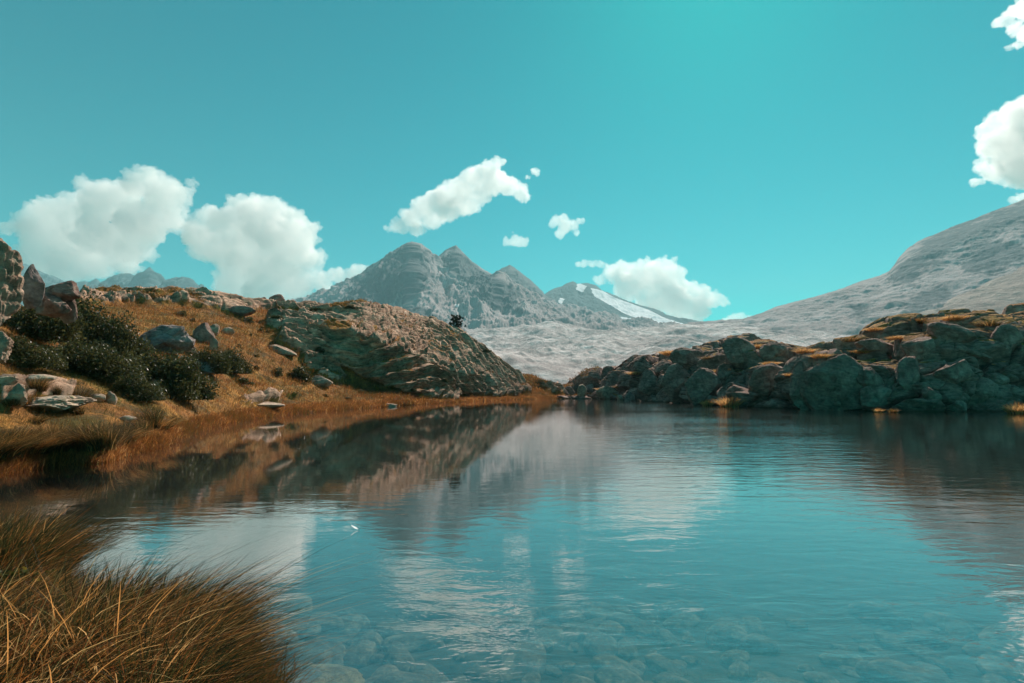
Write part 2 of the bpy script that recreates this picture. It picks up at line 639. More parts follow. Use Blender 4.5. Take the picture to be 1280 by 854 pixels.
cr3, cell3 = (h2 - h1).reshape(NR, NC), hid.reshape(NR, NC)
fine = N(0.9, 5, 91)
dl_rock = (2.3 * saw * lay_amp + 0.62 * (saw2 - 0.5) + 0.9 * big + 0.45 * (cell - 0.5) - 0.35 * (1 - sstep(0, 0.08, cr)) + 0.22 * fine)
dl_grass = 0.35 * N(0.18, 4, 51) + 0.10 * N(1.1, 4, 52)
near_f = np.clip(GY / 45, 0.25, 1.0)
dl = dl_rock * rock + dl_grass * (1 - rock)
# --- right crag: rounded blocks split by deep joints
dr_ = (2.4 * (cell3 - 0.45) - 1.5 * h1.reshape(NR, NC) ** 2 + 0.4 - 1.3 * (1 - sstep(0, 0.12, cr3))
       + 0.55 * (cell - 0.5) - 0.35 * (1 - sstep(0, 0.08, cr)) - 0.16 * (1 - sstep(0, 0.10, cr2)) + 0.12 * (cell2 - 0.5) + 0.55 * N(0.2, 4, 33) + 0.16 * fine)
disp = dl * (1 - right) * near_f + dr_ * right
fade_shore = sstep(ROWK[5] + 2, ROWK[5] + 26, rowidx)
fade_shore = np.maximum(fade_shore, right * sstep(ROWK[5], ROWK[5] + 8, rowidx))
far_f = 1 - 0.55 * sstep(ROWK[9] - 25, ROWK[9], rowidx) * (1 - 0.3 * right)
disp = disp * fade_shore * far_f * land
P = P + nrm * disp[..., None]
# lake bed and near bank relief
bed = (~land)
b1, b2, bid = worley(flat * np.array([1.5, 1.5, 0.0]) + 0.2 * np.stack([N(0.8, 2, 64).ravel()] * 3, 1), 14)
bf = (1 - np.clip(b1.reshape(NR, NC) * 1.5, 0, 1) ** 2)
P[..., 2] += np.where(bed, 0.10 * N(0.8, 4, 71) + 0.10 * bf * (1 - has[None, :] * (rowidx < ROWK[2])), 0) * sstep(0, 10, rowidx) * (1 - sstep(ROWK[5] - 25, ROWK[5], rowidx))

nrm2 = grid_normals(P)
flat = P.reshape(-1, 3)
nz = smooth_cols(smooth_rows(nrm2[..., 2], 3, 0, NR), 3)
# on the crag grass grows on the flatter tops
grass_r = sstep(0.72, 0.86, nz + 0.16 * N(0.35, 4, 81)) * sstep(ROWK[6], ROWK[6] + 40, rowidx)
grass_r = np.maximum(grass_r, sstep(0.50, 0.68, nz + 0.2 * N(0.35, 4, 81)) * inpoly(U, V, [(990, 432), (1100, 405), (1170, 388), (1290, 380), (1290, 408), (1150, 432), (1060, 452), (1000, 456)]) * 0.95)
rock = rock * (1 - right) + (1 - grass_r) * right
green = sstep(0.0, 0.35, N(0.2, 4, 87)) * 0.75
green = np.maximum(green, 0.6 * sstep(-0.3, 0.3, N(0.5, 4, 88)) * inpoly(wu, wv, [(0, 440), (110, 450), (150, 500), (130, 540), (0, 540)]))
wet = (1 - sstep(0.02, 0.28, P[..., 2] + 0.1 * N(1.0, 3, 4))) * land
grv = (1 - sstep(0.05, 0.35, saw)) * sstep(-0.15, 0.12, N(0.3, 4, 93)) * sstep(0.3, 0.5, nz)
grv = np.maximum(grv, sstep(0.10, 0.26, N(0.13, 5, 95)) * sstep(0.42, 0.6, nz))
rock = np.where(right < 0.5, np.clip(rock - 0.8 * grv, 0, 1), rock)
attrs = {'rock': rock.ravel(), 'green': green.ravel(), 'wet': wet.ravel() * 0.9}

Pn = P.reshape(-1, 3)
MID = int(np.searchsorted(TT, ray(706, 492)[0]))


def sub_mesh(name, faces, mat, kind='structure', at_=True):
    used, inv = np.unique(faces.ravel(), return_inverse=True)
    me = mesh_np(name, Pn[used], inv.reshape(faces.shape), mat, {k: v[used] for k, v in attrs.items()} if at_ else None)
    o = link(name, me)
    o['kind'] = kind
    return o


sub_mesh('lake_bank', grid_faces(NR, NC, 0, ROWK[2]), LEFT_ROCK)
sub_mesh('lake_bed', grid_faces(NR, NC, ROWK[2], ROWK[5]), mat_bed(), at_=False)
sub_mesh('grassy_hill', grid_faces(NR, NC, ROWK[5], NR - 1, 0, MID), LEFT_ROCK)
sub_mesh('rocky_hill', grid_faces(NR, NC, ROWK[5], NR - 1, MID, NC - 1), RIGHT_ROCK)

# screen look-up of the near terrain, so that things can be set down on it
PU, PV = project(P)
_vis = (PU > -80) & (PU < 1360) & land
_vu, _vv, _vp, _vn = PU[_vis], PV[_vis], P[_vis], nrm2[_vis]


def ground_at(u, v, tol=2.5):
    d = (_vu - u) ** 2 + (_vv - v) ** 2
    k = d < tol * tol
    while not k.any():
        tol *= 1.6
        k = d < tol * tol
    i = np.flatnonzero(k)
    j = i[np.argmin(_vp[i, 1])]
    return _vp[j], _vn[j]


# valley floor and the ground behind the camera
m = NT('pale valley ground')
p_ = m.pos()
VALLEY = m.done(m.bsdf(m.ramp(m.noise(p_, 0.02, 8, 0.7), [(0.35, (0.12, 0.12, 0.10)), (0.65, (0.26, 0.25, 0.22))]), 0.95))
gx = np.linspace(-7800, 7800, 60)
gy = np.linspace(-480, 5250, 40)
X_, Y_ = np.meshgrid(gx, gy)
me = mesh_np('ground', np.stack([X_.ravel(), Y_.ravel(), np.full(X_.size, -15.0)], 1), grid_faces(40, 60), VALLEY)
link('ground', me)['kind'] = 'structure'
gx = np.linspace(-40, 40, 160)
gy = np.linspace(-40, 0.25, 90)
X_, Y_ = np.meshgrid(gx, gy)
q = np.stack([X_.ravel(), Y_.ravel(), np.zeros(X_.size)], 1)
q[:, 2] = 0.15 + 0.15 * fbm(q * 0.3, 4, 5) - 0.5 * sstep(-6, 0.25, q[:, 1]) * sstep(-1, 2, q[:, 0]) - 1.0 * sstep(8, 30, np.abs(q[:, 0]))
me = mesh_np('meadow', q, grid_faces(90, 160), LEFT_ROCK, {'rock': np.zeros(len(q)), 'green': np.full(len(q), .3), 'wet': np.zeros(len(q))})
link('meadow', me)['kind'] = 'structure'

# ------------------------------------------------------------------ water: a closed body that fills the lake outline
wt = TT[::6]
yo = np.interp(wt, TT, Y5) * 1.004 + 0.35
NRW = 90
wr = np.linspace(0, 1, NRW) ** 1.8
WY = 0.3 + (yo[None, :] - 0.3) * wr[:, None]
WX = WY * wt[None, :]
top = np.stack([WX, WY, np.zeros_like(WX)], 2)
botm = top.copy()
botm[..., 2] = -4.6
wu_, wv_ = project(top)
nv = NRW * len(wt)
ft = grid_faces(NRW, len(wt))
fb = ft[:, ::-1] + nv
side = []
ncw = len(wt)
ring = [j for j in range(ncw)] + [i * ncw + ncw - 1 for i in range(1, NRW)] + [(NRW - 1) * ncw + j for j in range(ncw - 2, -1, -1)] + [i * ncw for i in range(NRW - 2, 0, -1)]
for a, b in zip(ring, ring[1:] + ring[:1]):
    side.append((a, a + nv, b + nv, b))
left_f = 1 - sstep(560, 760, wu_)
calm = 0.36 + 0.64 * sstep(690, 800, wv_) - 0.3 * left_f * (1 - sstep(575, 650, wv_)) + 1.1 * sstep(740, 820, wu_) * (1 - sstep(1000, 1150, wu_)) * (1 - sstep(545, 600, wv_))
calm = np.clip(calm, 0.2, 1.8) * (1 - 0.45 * (1 - sstep(560, 700, wv_)) * (1 - sstep(740, 800, wu_) * (1 - sstep(1000, 1200, wu_)))) * (1 - 0.6 * left_f * (1 - sstep(575, 640, wv_)))
me = mesh_np('lake_water', np.concatenate([top.reshape(-1, 3), botm.reshape(-1, 3)]), np.concatenate([ft, fb, np.array(side)]), mat_water(),
             {'calm': np.concatenate([calm.ravel(), calm.ravel()])})
link('lake_water', me)['kind'] = 'structure'

# ------------------------------------------------------------------ mountains


def mountain(name, lines, mat, ncol=700, segs=(60, 90, 120), amp=60, base_scale=0.003, seed=0, stretch=(1.5, 0.6, 0.45), edge=None,
             snow=(), cliff=(), ridge_amp=0.25, ds=1.0, back=600, silh=3.0, n2amp=0.3):
    """lines: from foot to ridge, each [(u, v, Y), ...] in the photograph's pixels; the grid is laid through them"""
    lines = [[(p[0], p[1], p[2] * ds) for p in ln] for ln in lines]
    amp, base_scale, silh, back = amp * ds, base_scale / ds, silh * ds, back * ds
    us = sorted({p[0] for p in lines[-1]})
    t0 = ray(us[0], 400)[0]
    t1 = ray(us[-1], 400)[0]
    T = np.linspace(t0, t1, ncol)
    Ys, Zs = [], []
    for ln in lines:
        a = np.array(sorted(ln), float)
        t, e = ray(a[:, 0], a[:, 1])
        Ys.append(np.interp(T, t, a[:, 2]))
        Zs.append(H + np.interp(T, t, e) * np.interp(T, t, a[:, 2]))
    Ys.append(Ys[-1] + back)
    Zs.append(Zs[-1] - back * 0.8)
    sg = list(segs) + [16]
    RY, RZ = [], []
    for k in range(len(Ys) - 1):
        n = sg[k]
        for j in range(n + (k == len(Ys) - 2)):
            f = j / n
            RY.append(Ys[k] * (1 - f) + Ys[k + 1] * f)
            RZ.append(Zs[k] * (1 - f) + Zs[k + 1] * f)
    RY, RZ = np.array(RY), np.array(RZ)
    nr = len(RY)
    rr = sum(sg[:-1])
    G = np.stack([RY * T[None], RY, RZ], 2)
    f_ = G.reshape(-1, 3)
    n1 = fbm(f_ * base_scale * np.array(stretch), 7, seed, 0.52, ridged=True).reshape(nr, ncol)
    n2 = fbm(f_ * base_scale * 4 * np.array(stretch), 6, seed + 5, 0.58, ridged=True).reshape(nr, ncol)
    ri = np.repeat(np.arange(nr), ncol).reshape(nr, ncol)
    inner = sstep(0, 0.10 * rr, ri) * (1 - (1 - ridge_amp) * sstep(rr * 0.72, rr, ri))
    d = amp * (n1 * 1.0 + n2amp * n2) * inner
    nn = grid_normals(G)
    G = G + nn * d[..., None] * np.array([1, 1, 1])
    # jagged crest
    jag = fbm(f_ * base_scale * 6, 5, seed + 9, 0.6).reshape(nr, ncol)
    G[..., 2] += jag * silh * sstep(rr * 0.85, rr, ri)
    u, v = project(G)
    sn = np.zeros((nr, ncol))
    w1 = 4 * fbm(f_ * base_scale * 5, 4, seed + 13).reshape(nr, ncol)
    w2 = 4 * fbm(f_ * base_scale * 16, 4, seed + 14).reshape(nr, ncol)
    for pg in snow:
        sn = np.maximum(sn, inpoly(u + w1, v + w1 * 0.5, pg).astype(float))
    cliff_shade = np.zeros((nr, ncol))
    for pg in cliff:  # outlines of the bands that get the painted shade
        cliff_shade = np.maximum(cliff_shade, inpoly(u + w1 * 7 + w2 * 5, v + w1 * 4 + w2 * 4, pg).astype(float))
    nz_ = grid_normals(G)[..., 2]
    cliff_shade = np.maximum(cliff_shade, 0.0)
    me = mesh_np(name, G.reshape(-1, 3), grid_faces(nr, ncol), mat, {'snow': (smooth_cols(sn, 1) * (0.66 if name == 'polished_rock_valley' else 1.0)).ravel(), 'cliff': smooth_cols(smooth_rows(cliff_shade, 2, 0, nr), 2).ravel()})
    o = link(name, me)
    o['kind'] = 'structure'
    return o, G, u, v


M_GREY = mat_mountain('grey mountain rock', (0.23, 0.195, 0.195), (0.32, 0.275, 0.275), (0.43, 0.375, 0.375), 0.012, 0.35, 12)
M_PALE = mat_mountain('pale glacier polished rock', (0.22, 0.185, 0.18), (0.42, 0.365, 0.355), (0.78, 0.70, 0.68), 0.03, 0.75, 7)
M_FAR = mat_mountain('far haze tinted mountain rock', (0.06, 0.10, 0.11), (0.08, 0.13, 0.14), (0.12, 0.18, 0.19), 0.006, 0.6, 30)  # blue of the distant haze is put into the rock colour

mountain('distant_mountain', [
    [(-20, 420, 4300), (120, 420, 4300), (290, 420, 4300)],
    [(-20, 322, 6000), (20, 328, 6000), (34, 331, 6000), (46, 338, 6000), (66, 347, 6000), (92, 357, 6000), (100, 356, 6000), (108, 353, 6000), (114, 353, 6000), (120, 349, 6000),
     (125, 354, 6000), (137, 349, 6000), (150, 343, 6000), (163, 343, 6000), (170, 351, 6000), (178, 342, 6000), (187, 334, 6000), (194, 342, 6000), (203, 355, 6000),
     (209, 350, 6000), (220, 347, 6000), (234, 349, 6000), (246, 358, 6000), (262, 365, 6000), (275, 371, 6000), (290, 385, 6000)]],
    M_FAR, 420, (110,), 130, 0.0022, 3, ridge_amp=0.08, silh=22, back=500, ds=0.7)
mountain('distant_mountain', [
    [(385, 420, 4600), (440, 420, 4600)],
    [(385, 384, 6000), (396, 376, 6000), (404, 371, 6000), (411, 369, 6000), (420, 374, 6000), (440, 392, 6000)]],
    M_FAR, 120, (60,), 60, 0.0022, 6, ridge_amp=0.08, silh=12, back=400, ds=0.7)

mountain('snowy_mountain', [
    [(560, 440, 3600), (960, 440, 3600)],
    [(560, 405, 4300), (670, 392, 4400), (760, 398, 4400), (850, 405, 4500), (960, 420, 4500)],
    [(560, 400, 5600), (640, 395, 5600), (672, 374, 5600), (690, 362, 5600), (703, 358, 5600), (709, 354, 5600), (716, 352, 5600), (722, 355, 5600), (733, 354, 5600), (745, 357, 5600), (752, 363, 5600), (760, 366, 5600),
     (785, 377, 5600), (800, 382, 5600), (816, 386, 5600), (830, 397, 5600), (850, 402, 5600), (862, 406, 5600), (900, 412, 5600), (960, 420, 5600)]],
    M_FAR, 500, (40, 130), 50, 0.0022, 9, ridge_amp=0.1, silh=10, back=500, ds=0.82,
    snow=[[(722, 353), (733, 358), (728, 366), (720, 362)],
          [(738, 360), (752, 363), (768, 372), (790, 380), (812, 388), (832, 398), (862, 407), (850, 414), (815, 404), (780, 392), (760, 380), (742, 370)],
          [(668, 386), (690, 384), (722, 388), (742, 394), (730, 402), (700, 402), (676, 398)],
          [(775, 396), (830, 402), (860, 410), (790, 416)], [(700, 372), (706, 374), (702, 380), (697, 378)]])
mountain('rocky_mountain', [
    [(560, 440, 2800), (760, 440, 2800)],
    [(560, 380, 4100), (600, 352, 4100), (618, 342, 4100), (628, 336, 4100), (637, 332, 4100), (648, 339, 4100), (662, 350, 4100), (676, 364, 4100), (690, 382, 4100), (720, 400, 4100), (760, 420, 4100)]],
    M_GREY, 300, (120,), 80, 0.0028, 12, ridge_amp=0.12, silh=10, back=400,
    snow=[[(644, 358), (652, 362), (664, 374), (658, 378)], [(664, 370), (676, 376), (684, 386), (676, 388)]],
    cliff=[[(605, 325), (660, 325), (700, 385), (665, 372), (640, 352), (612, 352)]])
mountain('twin_peak_mountain', [
    [(340, 470, 1500), (560, 470, 1500), (900, 470, 1500)],
    [(340, 430, 2100), (450, 420, 2100), (560, 425, 2000), (680, 425, 2050), (760, 430, 2150), (900, 440, 2200)],
    [(340, 410, 2800), (420, 385, 2800), (470, 362, 2700), (515, 352, 2500), (560, 378, 2700), (620, 372, 2650), (680, 398, 2750), (760, 415, 2800), (900, 430, 2900)],
    [(340, 402, 3300), (380, 386, 3300), (415, 372, 3300), (432, 361, 3300), (452, 349, 3300), (470, 334, 3300), (484, 322, 3300), (496, 311, 3300), (506, 306, 3300), (515, 302, 3300), (524, 304, 3300), (534, 315, 3300), (544, 328, 3350),
     (550, 319, 3400), (558, 312, 3400), (570, 307, 3400), (577, 314, 3400), (590, 327, 3400), (604, 337, 3400), (622, 347, 3400), (645, 358, 3350), (665, 372, 3300), (690, 388, 3300), (720, 398, 3300), (760, 410, 3300), (900, 430, 3300)]],
    M_GREY, 900, (50, 90, 120), 95, 0.0030, 21, ridge_amp=0.04, silh=7, back=400,
    snow=[[(568, 380), (574, 381), (573, 384), (568, 383)]],
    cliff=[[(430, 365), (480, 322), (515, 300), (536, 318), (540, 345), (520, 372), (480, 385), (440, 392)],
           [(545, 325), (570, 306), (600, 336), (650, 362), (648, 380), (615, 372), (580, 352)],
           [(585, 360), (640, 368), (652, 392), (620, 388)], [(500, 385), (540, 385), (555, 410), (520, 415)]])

GV, GVg, gvu, gvv = mountain('polished_rock_valley', [
    [(300, 500, 420), (700, 500, 420), (1300, 500, 420)],
    [(300, 462, 900), (600, 462, 900), (700, 462, 900), (900, 458, 900), (1300, 455, 900)],
    [(300, 440, 1500), (560, 432, 1500), (640, 428, 1500), (720, 430, 1500), (800, 428, 1500), (900, 425, 1500), (1300, 420, 1500)],
    [(300, 430, 2300), (520, 428, 2300), (590, 416, 2300), (640, 400, 2300), (690, 398, 2300), (740, 408, 2300), (790, 414, 2300), (840, 408, 2300), (880, 404, 2300), (915, 405, 2300), (960, 404, 2300), (1060, 402, 2300), (1300, 395, 2300)]],
    M_PALE, 1100, (70, 130, 130), 40, 0.0050, 33, n2amp=0.10, stretch=(0.9, 0.7, 0.6), ridge_amp=0.25, silh=4, back=300,
    snow=[])

mountain('long_mountain', [
    [(860, 470, 1500), (1300, 470, 1500), (1500, 470, 1500)],
    [(860, 428, 2000), (1000, 420, 1900), (1130, 400, 1800), (1300, 370, 1700), (1500, 340, 1700)],
    [(860, 415, 2500), (930, 410, 2500), (1000, 395, 2400), (1130, 365, 2300), (1200, 340, 2300), (1300, 310, 2200), (1500, 270, 2200)],
    [(860, 412, 2900), (905, 407, 2900), (925, 403, 2900), (945, 395, 2900), (970, 384, 2900), (1000, 376, 2900), (1020, 371, 2900), (1050, 362, 2900), (1080, 351, 2900), (1100, 345, 2900), (1112, 339, 2900), (1118, 332, 2900), (1124, 322, 2900), (1136, 310, 2900), (1150, 301, 2900), (1165, 295, 2900), (1190, 284, 2900), (1215, 275, 2900), (1240, 265, 2900), (1262, 257, 2900), (1280, 250, 2900), (1400, 205, 2900), (1500, 180, 2900)]],
    M_GREY, 900, (50, 100, 120), 42, 0.0026, 44, ridge_amp=0.08, silh=7, stretch=(1.0, 1.0, 0.6), back=400, ds=0.74,
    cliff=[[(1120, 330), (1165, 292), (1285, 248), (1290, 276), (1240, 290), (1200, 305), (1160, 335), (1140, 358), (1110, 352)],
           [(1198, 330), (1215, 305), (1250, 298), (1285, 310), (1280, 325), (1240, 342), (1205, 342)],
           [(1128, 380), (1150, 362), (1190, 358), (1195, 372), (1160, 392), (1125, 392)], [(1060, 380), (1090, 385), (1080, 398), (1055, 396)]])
mountain('scree_slope', [
    [(1080, 470, 900), (1300, 470, 900), (1500, 470, 900)],
    [(1080, 425, 1300), (1170, 402, 1300), (1300, 370, 1300), (1500, 320, 1300)],
    [(1080, 415, 1700), (1140, 398, 1700), (1175, 385, 1700), (1205, 367, 1700), (1240, 350, 1700), (1280, 334, 1700), (1350, 310, 1700), (1500, 265, 1700)]],
    mat_mountain('brown scree', (0.17, 0.13, 0.115), (0.28, 0.225, 0.20), (0.40, 0.33, 0.29), 0.02, 0.6, 10), 400, (50, 110), 20, 0.005, 51, ridge_amp=0.2, silh=3, back=300, ds=0.85)

# ------------------------------------------------------------------ haze
hm = NT('mountain air')
hv = hm.n('ShaderNodeVolumePrincipled')
hv.inputs['Color'].default_value = (0.43, 0.74, 0.80, 1)
hv.inputs['Density'].default_value = 1.2e-4
hv.inputs['Anisotropy'].default_value = 0.0
hm.l(hv.outputs[0], hm.out.inputs['Volume'])
bx = [(-8000, -500, -16.5), (8000, -500, -16.5), (8000, 5300, -16.5), (-8000, 5300, -16.5), (-8000, -500, 1090), (8000, -500, 1090), (8000, 5300, 1090), (-8000, 5300, 1090)]
me = bpy.data.meshes.new('haze')
me.from_pydata(bx, [], [(0, 3, 2, 1), (4, 5, 6, 7), (0, 1, 5, 4), (1, 2, 6, 5), (2, 3, 7, 6), (3, 0, 4, 7)])
me.materials.append(hm.m)
link('haze', me)['kind'] = 'stuff'

# ------------------------------------------------------------------ clouds
cm = NT('cloud vapour')
cv = cm.n('ShaderNodeVolumePrincipled')
cv.inputs['Color'].default_value = (1, 0.972, 0.970, 1)
cv.inputs['Density'].default_value = 0.0042
cv.inputs['Anisotropy'].default_value = 0.45
cm.l(cv.outputs[0], cm.out.inputs['Volume'])
CLOUD_D = 9000


def cloud(label, lobes, seed, D=CLOUD_D, fluff=1.0):
    """lobes: (u, v, r) circles in photo pixels; a closed lumpy body is grown round them"""
    px = D / F
    vs, fs, off = [], [], 0
    bm = bmesh.new()
    bmesh.ops.create_icosphere(bm, subdivisions=3, radius=1)
    iv = np.array([v.co[:] for v in bm.verts])
    ifc = np.array([[v.index for v in f.verts] for f in bm.faces])
    bm.free()
    rnd = random.Random(seed)
    cx, cyy, cz = at(np.mean([l[0] for l in lobes]), np.mean([l[1] for l in lobes]), D)
    org = np.array([cx, cyy, cz])
    for (u, v, r) in lobes:
        c = at(u, v, D + rnd.uniform(-0.5, 0.5) * r * px) - org
        R = r * px
        vs.append(iv * R * np.array([1, 0.9, 0.92]) + c)
        fs.append(ifc + off)
        off += len(iv)
        for _ in range(12):
            a = rnd.uniform(0, 2 * math.pi)
            b = rnd.uniform(-0.5, 1.0)
            k = rnd.uniform(0.16, 0.46)
            dd = np.array([math.cos(a), math.sin(a) * 0.8, b])
            dd /= np.linalg.norm(dd)
            vs.append(iv * R * k + c + dd * R * 0.86)
            fs.append(ifc + off)
            off += len(iv)
    me = mesh_np('tmp', np.concatenate(vs), np.concatenate(fs), None)
    o = link('tmp', me)
    md = o.modifiers.new('r', 'REMESH')
    md.mode = 'VOXEL'
    md.voxel_size = 1.25 * px
    dg = bpy.context.evaluated_depsgraph_get()
    me2 = bpy.data.meshes.new_from_object(o.evaluated_get(dg))
    bpy.data.objects.remove(o)
    n = len(me2.vertices)
    co = np.empty(n * 3, np.float32)
    me2.vertices.foreach_get('co', co)
    co = co.reshape(-1, 3).astype(float)
    nn = np.empty(n * 3, np.float32)
    me2.vertices.foreach_get('normal', nn)
    nn = nn.reshape(-1, 3)
    w = co + 200 * np.stack([fbm(co / 500, 3, seed), fbm(co / 500, 3, seed + 3), fbm(co / 500, 3, seed + 6)], 1)
    f1_, _, _ = worley(w / (11 * px), seed)
    f2_, _, _ = worley(w / (5 * px), seed + 1)
    f3_, _, _ = worley(w / (2.6 * px), seed + 2)
    d = (0.45 - f1_) * 7.5 * px + (0.45 - f2_) * 4.2 * px + (0.45 - f3_) * 2.0 * px + fbm(co / (2.6 * px), 4, seed + 2) * 2.6 * px
    co = co + nn * (d * fluff)[:, None]
    me2.vertices.foreach_set('co', co.astype(np.float32).ravel())
    me2.polygons.foreach_set('use_smooth', np.ones(len(me2.polygons), bool))
    me2.update()
    me2.materials.clear()
    me2.materials.append(cm.m)
    me2.name = 'cloud'
    o = link('cloud', me2, None, Vector(org))
    tag(o, label, 'cloud', 'white clouds in the teal sky')
    return o


cloud('large white cumulus cloud above the distant peaks at far left, long and ragged', [
    (5, 286, 10), (28, 282, 14), (48, 272, 20), (72, 268, 24), (100, 262, 24), (125, 250, 26), (150, 248, 26), (172, 232, 20), (184, 218, 14), (200, 240, 24), (218, 246, 18), (232, 240, 10), (241, 231, 7),
    (60, 300, 30), (95, 300, 34), (135, 290, 36), (175, 280, 34), (205, 270, 24), (50, 330, 28), (85, 335, 24), (115, 330, 24), (150, 318, 24), (170, 312, 20), (160, 335, 14)], 1)
cloud('large domed cumulus cloud left of the twin peak mountain', [
    (262, 270, 16), (245, 290, 20), (300, 258, 18), (318, 255, 14), (340, 262, 20), (362, 275, 20), (380, 290, 18), (290, 285, 30), (330, 290, 36), (365, 310, 30), (260, 305, 26), (300, 325, 32), (340, 335, 34), (385, 325, 18), (398, 322, 12),
    (295, 355, 26), (330, 365, 26), (370, 355, 24), (400, 350, 16), (425, 345, 13), (443, 342, 14), (455, 340, 9), (410, 368, 14), (350, 380, 18)], 2)
cloud('slanting white cloud floating just above the twin peaks', [
    (484, 287, 6), (500, 283, 11), (516, 272, 15), (530, 260, 18), (545, 252, 18), (560, 245, 18), (578, 236, 19), (596, 224, 18), (613, 212, 14), (622, 203, 9), (616, 228, 20), (634, 232, 16), (650, 240, 12), (656, 248, 8), (670, 216, 7), (660, 222, 5), (560, 262, 18), (580, 255, 18), (540, 275, 15), (520, 288, 10), (600, 245, 15)], 3, fluff=0.8)
cloud('small ragged cloud puff, higher of the two between big cloud and open sky', [
    (696, 277, 8), (706, 273, 7), (706, 285, 10), (716, 282, 8), (726, 277, 5), (700, 293, 7), (720, 292, 5), (690, 281, 5)], 4, fluff=0.6)
cloud('tiny ragged cloud puff right of the slanting cloud', [
    (633, 302, 6), (642, 303, 7), (650, 303, 8), (657, 301, 5), (645, 296, 4), (641, 290, 2.5), (655, 306, 4)], 5, fluff=0.5)
cloud('thin small cloud sliver over the cumulus behind the snowy peak', [
    (722, 331, 5), (730, 330, 6), (740, 330, 6), (750, 329, 6), (757, 331, 4)], 6, fluff=0.5)
cloud('billowing cumulus cloud rising behind the snowy mountain', [
    (750, 350, 8), (768, 344, 14), (785, 340, 16), (802, 336, 14), (818, 332, 11), (834, 332, 12), (838, 345, 18), (815, 355, 24), (785, 360, 20), (855, 362, 16), (875, 368, 15), (890, 374, 13), (905, 378, 7), (840, 375, 24), (868, 388, 20), (815, 380, 20), (850, 395, 18)], 7)
cloud('small low cloud on the horizon between the mountains', [
    (906, 402, 6), (916, 398, 7), (926, 396, 7), (935, 399, 6), (918, 404, 10)], 8, fluff=0.5)
cloud('tall white cloud at the right edge above the long mountain', [
    (1232, 162, 12), (1248, 150, 14), (1265, 142, 16), (1285, 135, 20), (1310, 150, 40), (1245, 178, 22), (1270, 180, 30), (1300, 200, 40), (1228, 190, 10), (1235, 210, 14), (1222, 228, 8), (1250, 215, 16), (1262, 228, 10), (1280, 222, 18)], 9, fluff=0.9)
cloud('white cloud fragment in the upper right corner', [
    (1252, 28, 9), (1262, 20, 10), (1275, 12, 12), (1295, 10, 20), (1270, 36, 10), (1282, 44, 9), (1262, 60, 5), (1272, 56, 6), (1300, 40, 20)], 10, fluff=0.8)
cloud('faint cloud bank touching the slope of the long mountain at right edge', [
    (1268, 250, 6), (1278, 247, 8), (1290, 246, 10)], 11, fluff=0.5)

# ------------------------------------------------------------------ rocks


def mat_stone(name, a, b, c, sc_=2.0, lichen=(0.42, 0.38, 0.24), bump=0.5):
    m = NT(name)
    tc = m.n('ShaderNodeTexCoord').outputs['Object']
    n1 = m.noise(tc, sc_ * 0.5, 8, 0.65)
    n2 = m.noise(tc, sc_ * 3, 8, 0.72)
    n3 = m.noise(m.map(tc, (1, 1, 3), (0.4, 0.3, 0)), sc_, 7, 0.65, 0.7)
    c_ = m.ramp(n1, [(0.3, a), (0.5, b), (0.7, c)])
    c_ = m.mix(0.8, c_, m.ramp(n2, [(0.3, 0.5), (0.55, 1.0), (0.75, 1.5)]), 'MULTIPLY')
    c_ = m.mix(0.6, c_, m.ramp(n3, [(0.35, 0.45), (0.5, 1.0), (0.65, 1.3)]), 'MULTIPLY')
    li = m.ramp(m.noise(tc, sc_ * 2.2, 6, 0.75), [(0.56, 0.0), (0.64, 1.0)])
    c_ = m.mix(m.math('MULTIPLY', li, 0.5), c_, lichen)
    nb = m.bump(m.math('ADD', n2, n3), bump, 0.12)
    return m.done(m.bsdf(c_, 0.92, nb, 0.15))


STONE_WARM = mat_stone('sunlit lichen covered gneiss', (0.18, 0.115, 0.08), (0.36, 0.24, 0.175), (0.60, 0.43, 0.33))
STONE_GREY = mat_stone('grey weathered gneiss', (0.12, 0.090, 0.082), (0.24, 0.185, 0.17), (0.42, 0.335, 0.31))
STONE_PALE = mat_stone('pale bleached stone', (0.26, 0.175, 0.125), (0.46, 0.33, 0.25), (0.68, 0.52, 0.41), lichen=(0.45, 0.36, 0.14))
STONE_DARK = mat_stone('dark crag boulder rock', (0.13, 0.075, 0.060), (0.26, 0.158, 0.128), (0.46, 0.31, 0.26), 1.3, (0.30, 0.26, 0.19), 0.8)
STONE_WET = mat_stone('algae brown submerged stone', (0.045, 0.032, 0.020), (0.13, 0.092, 0.060), (0.32, 0.23, 0.155), 4.0, (0.34, 0.25, 0.10))


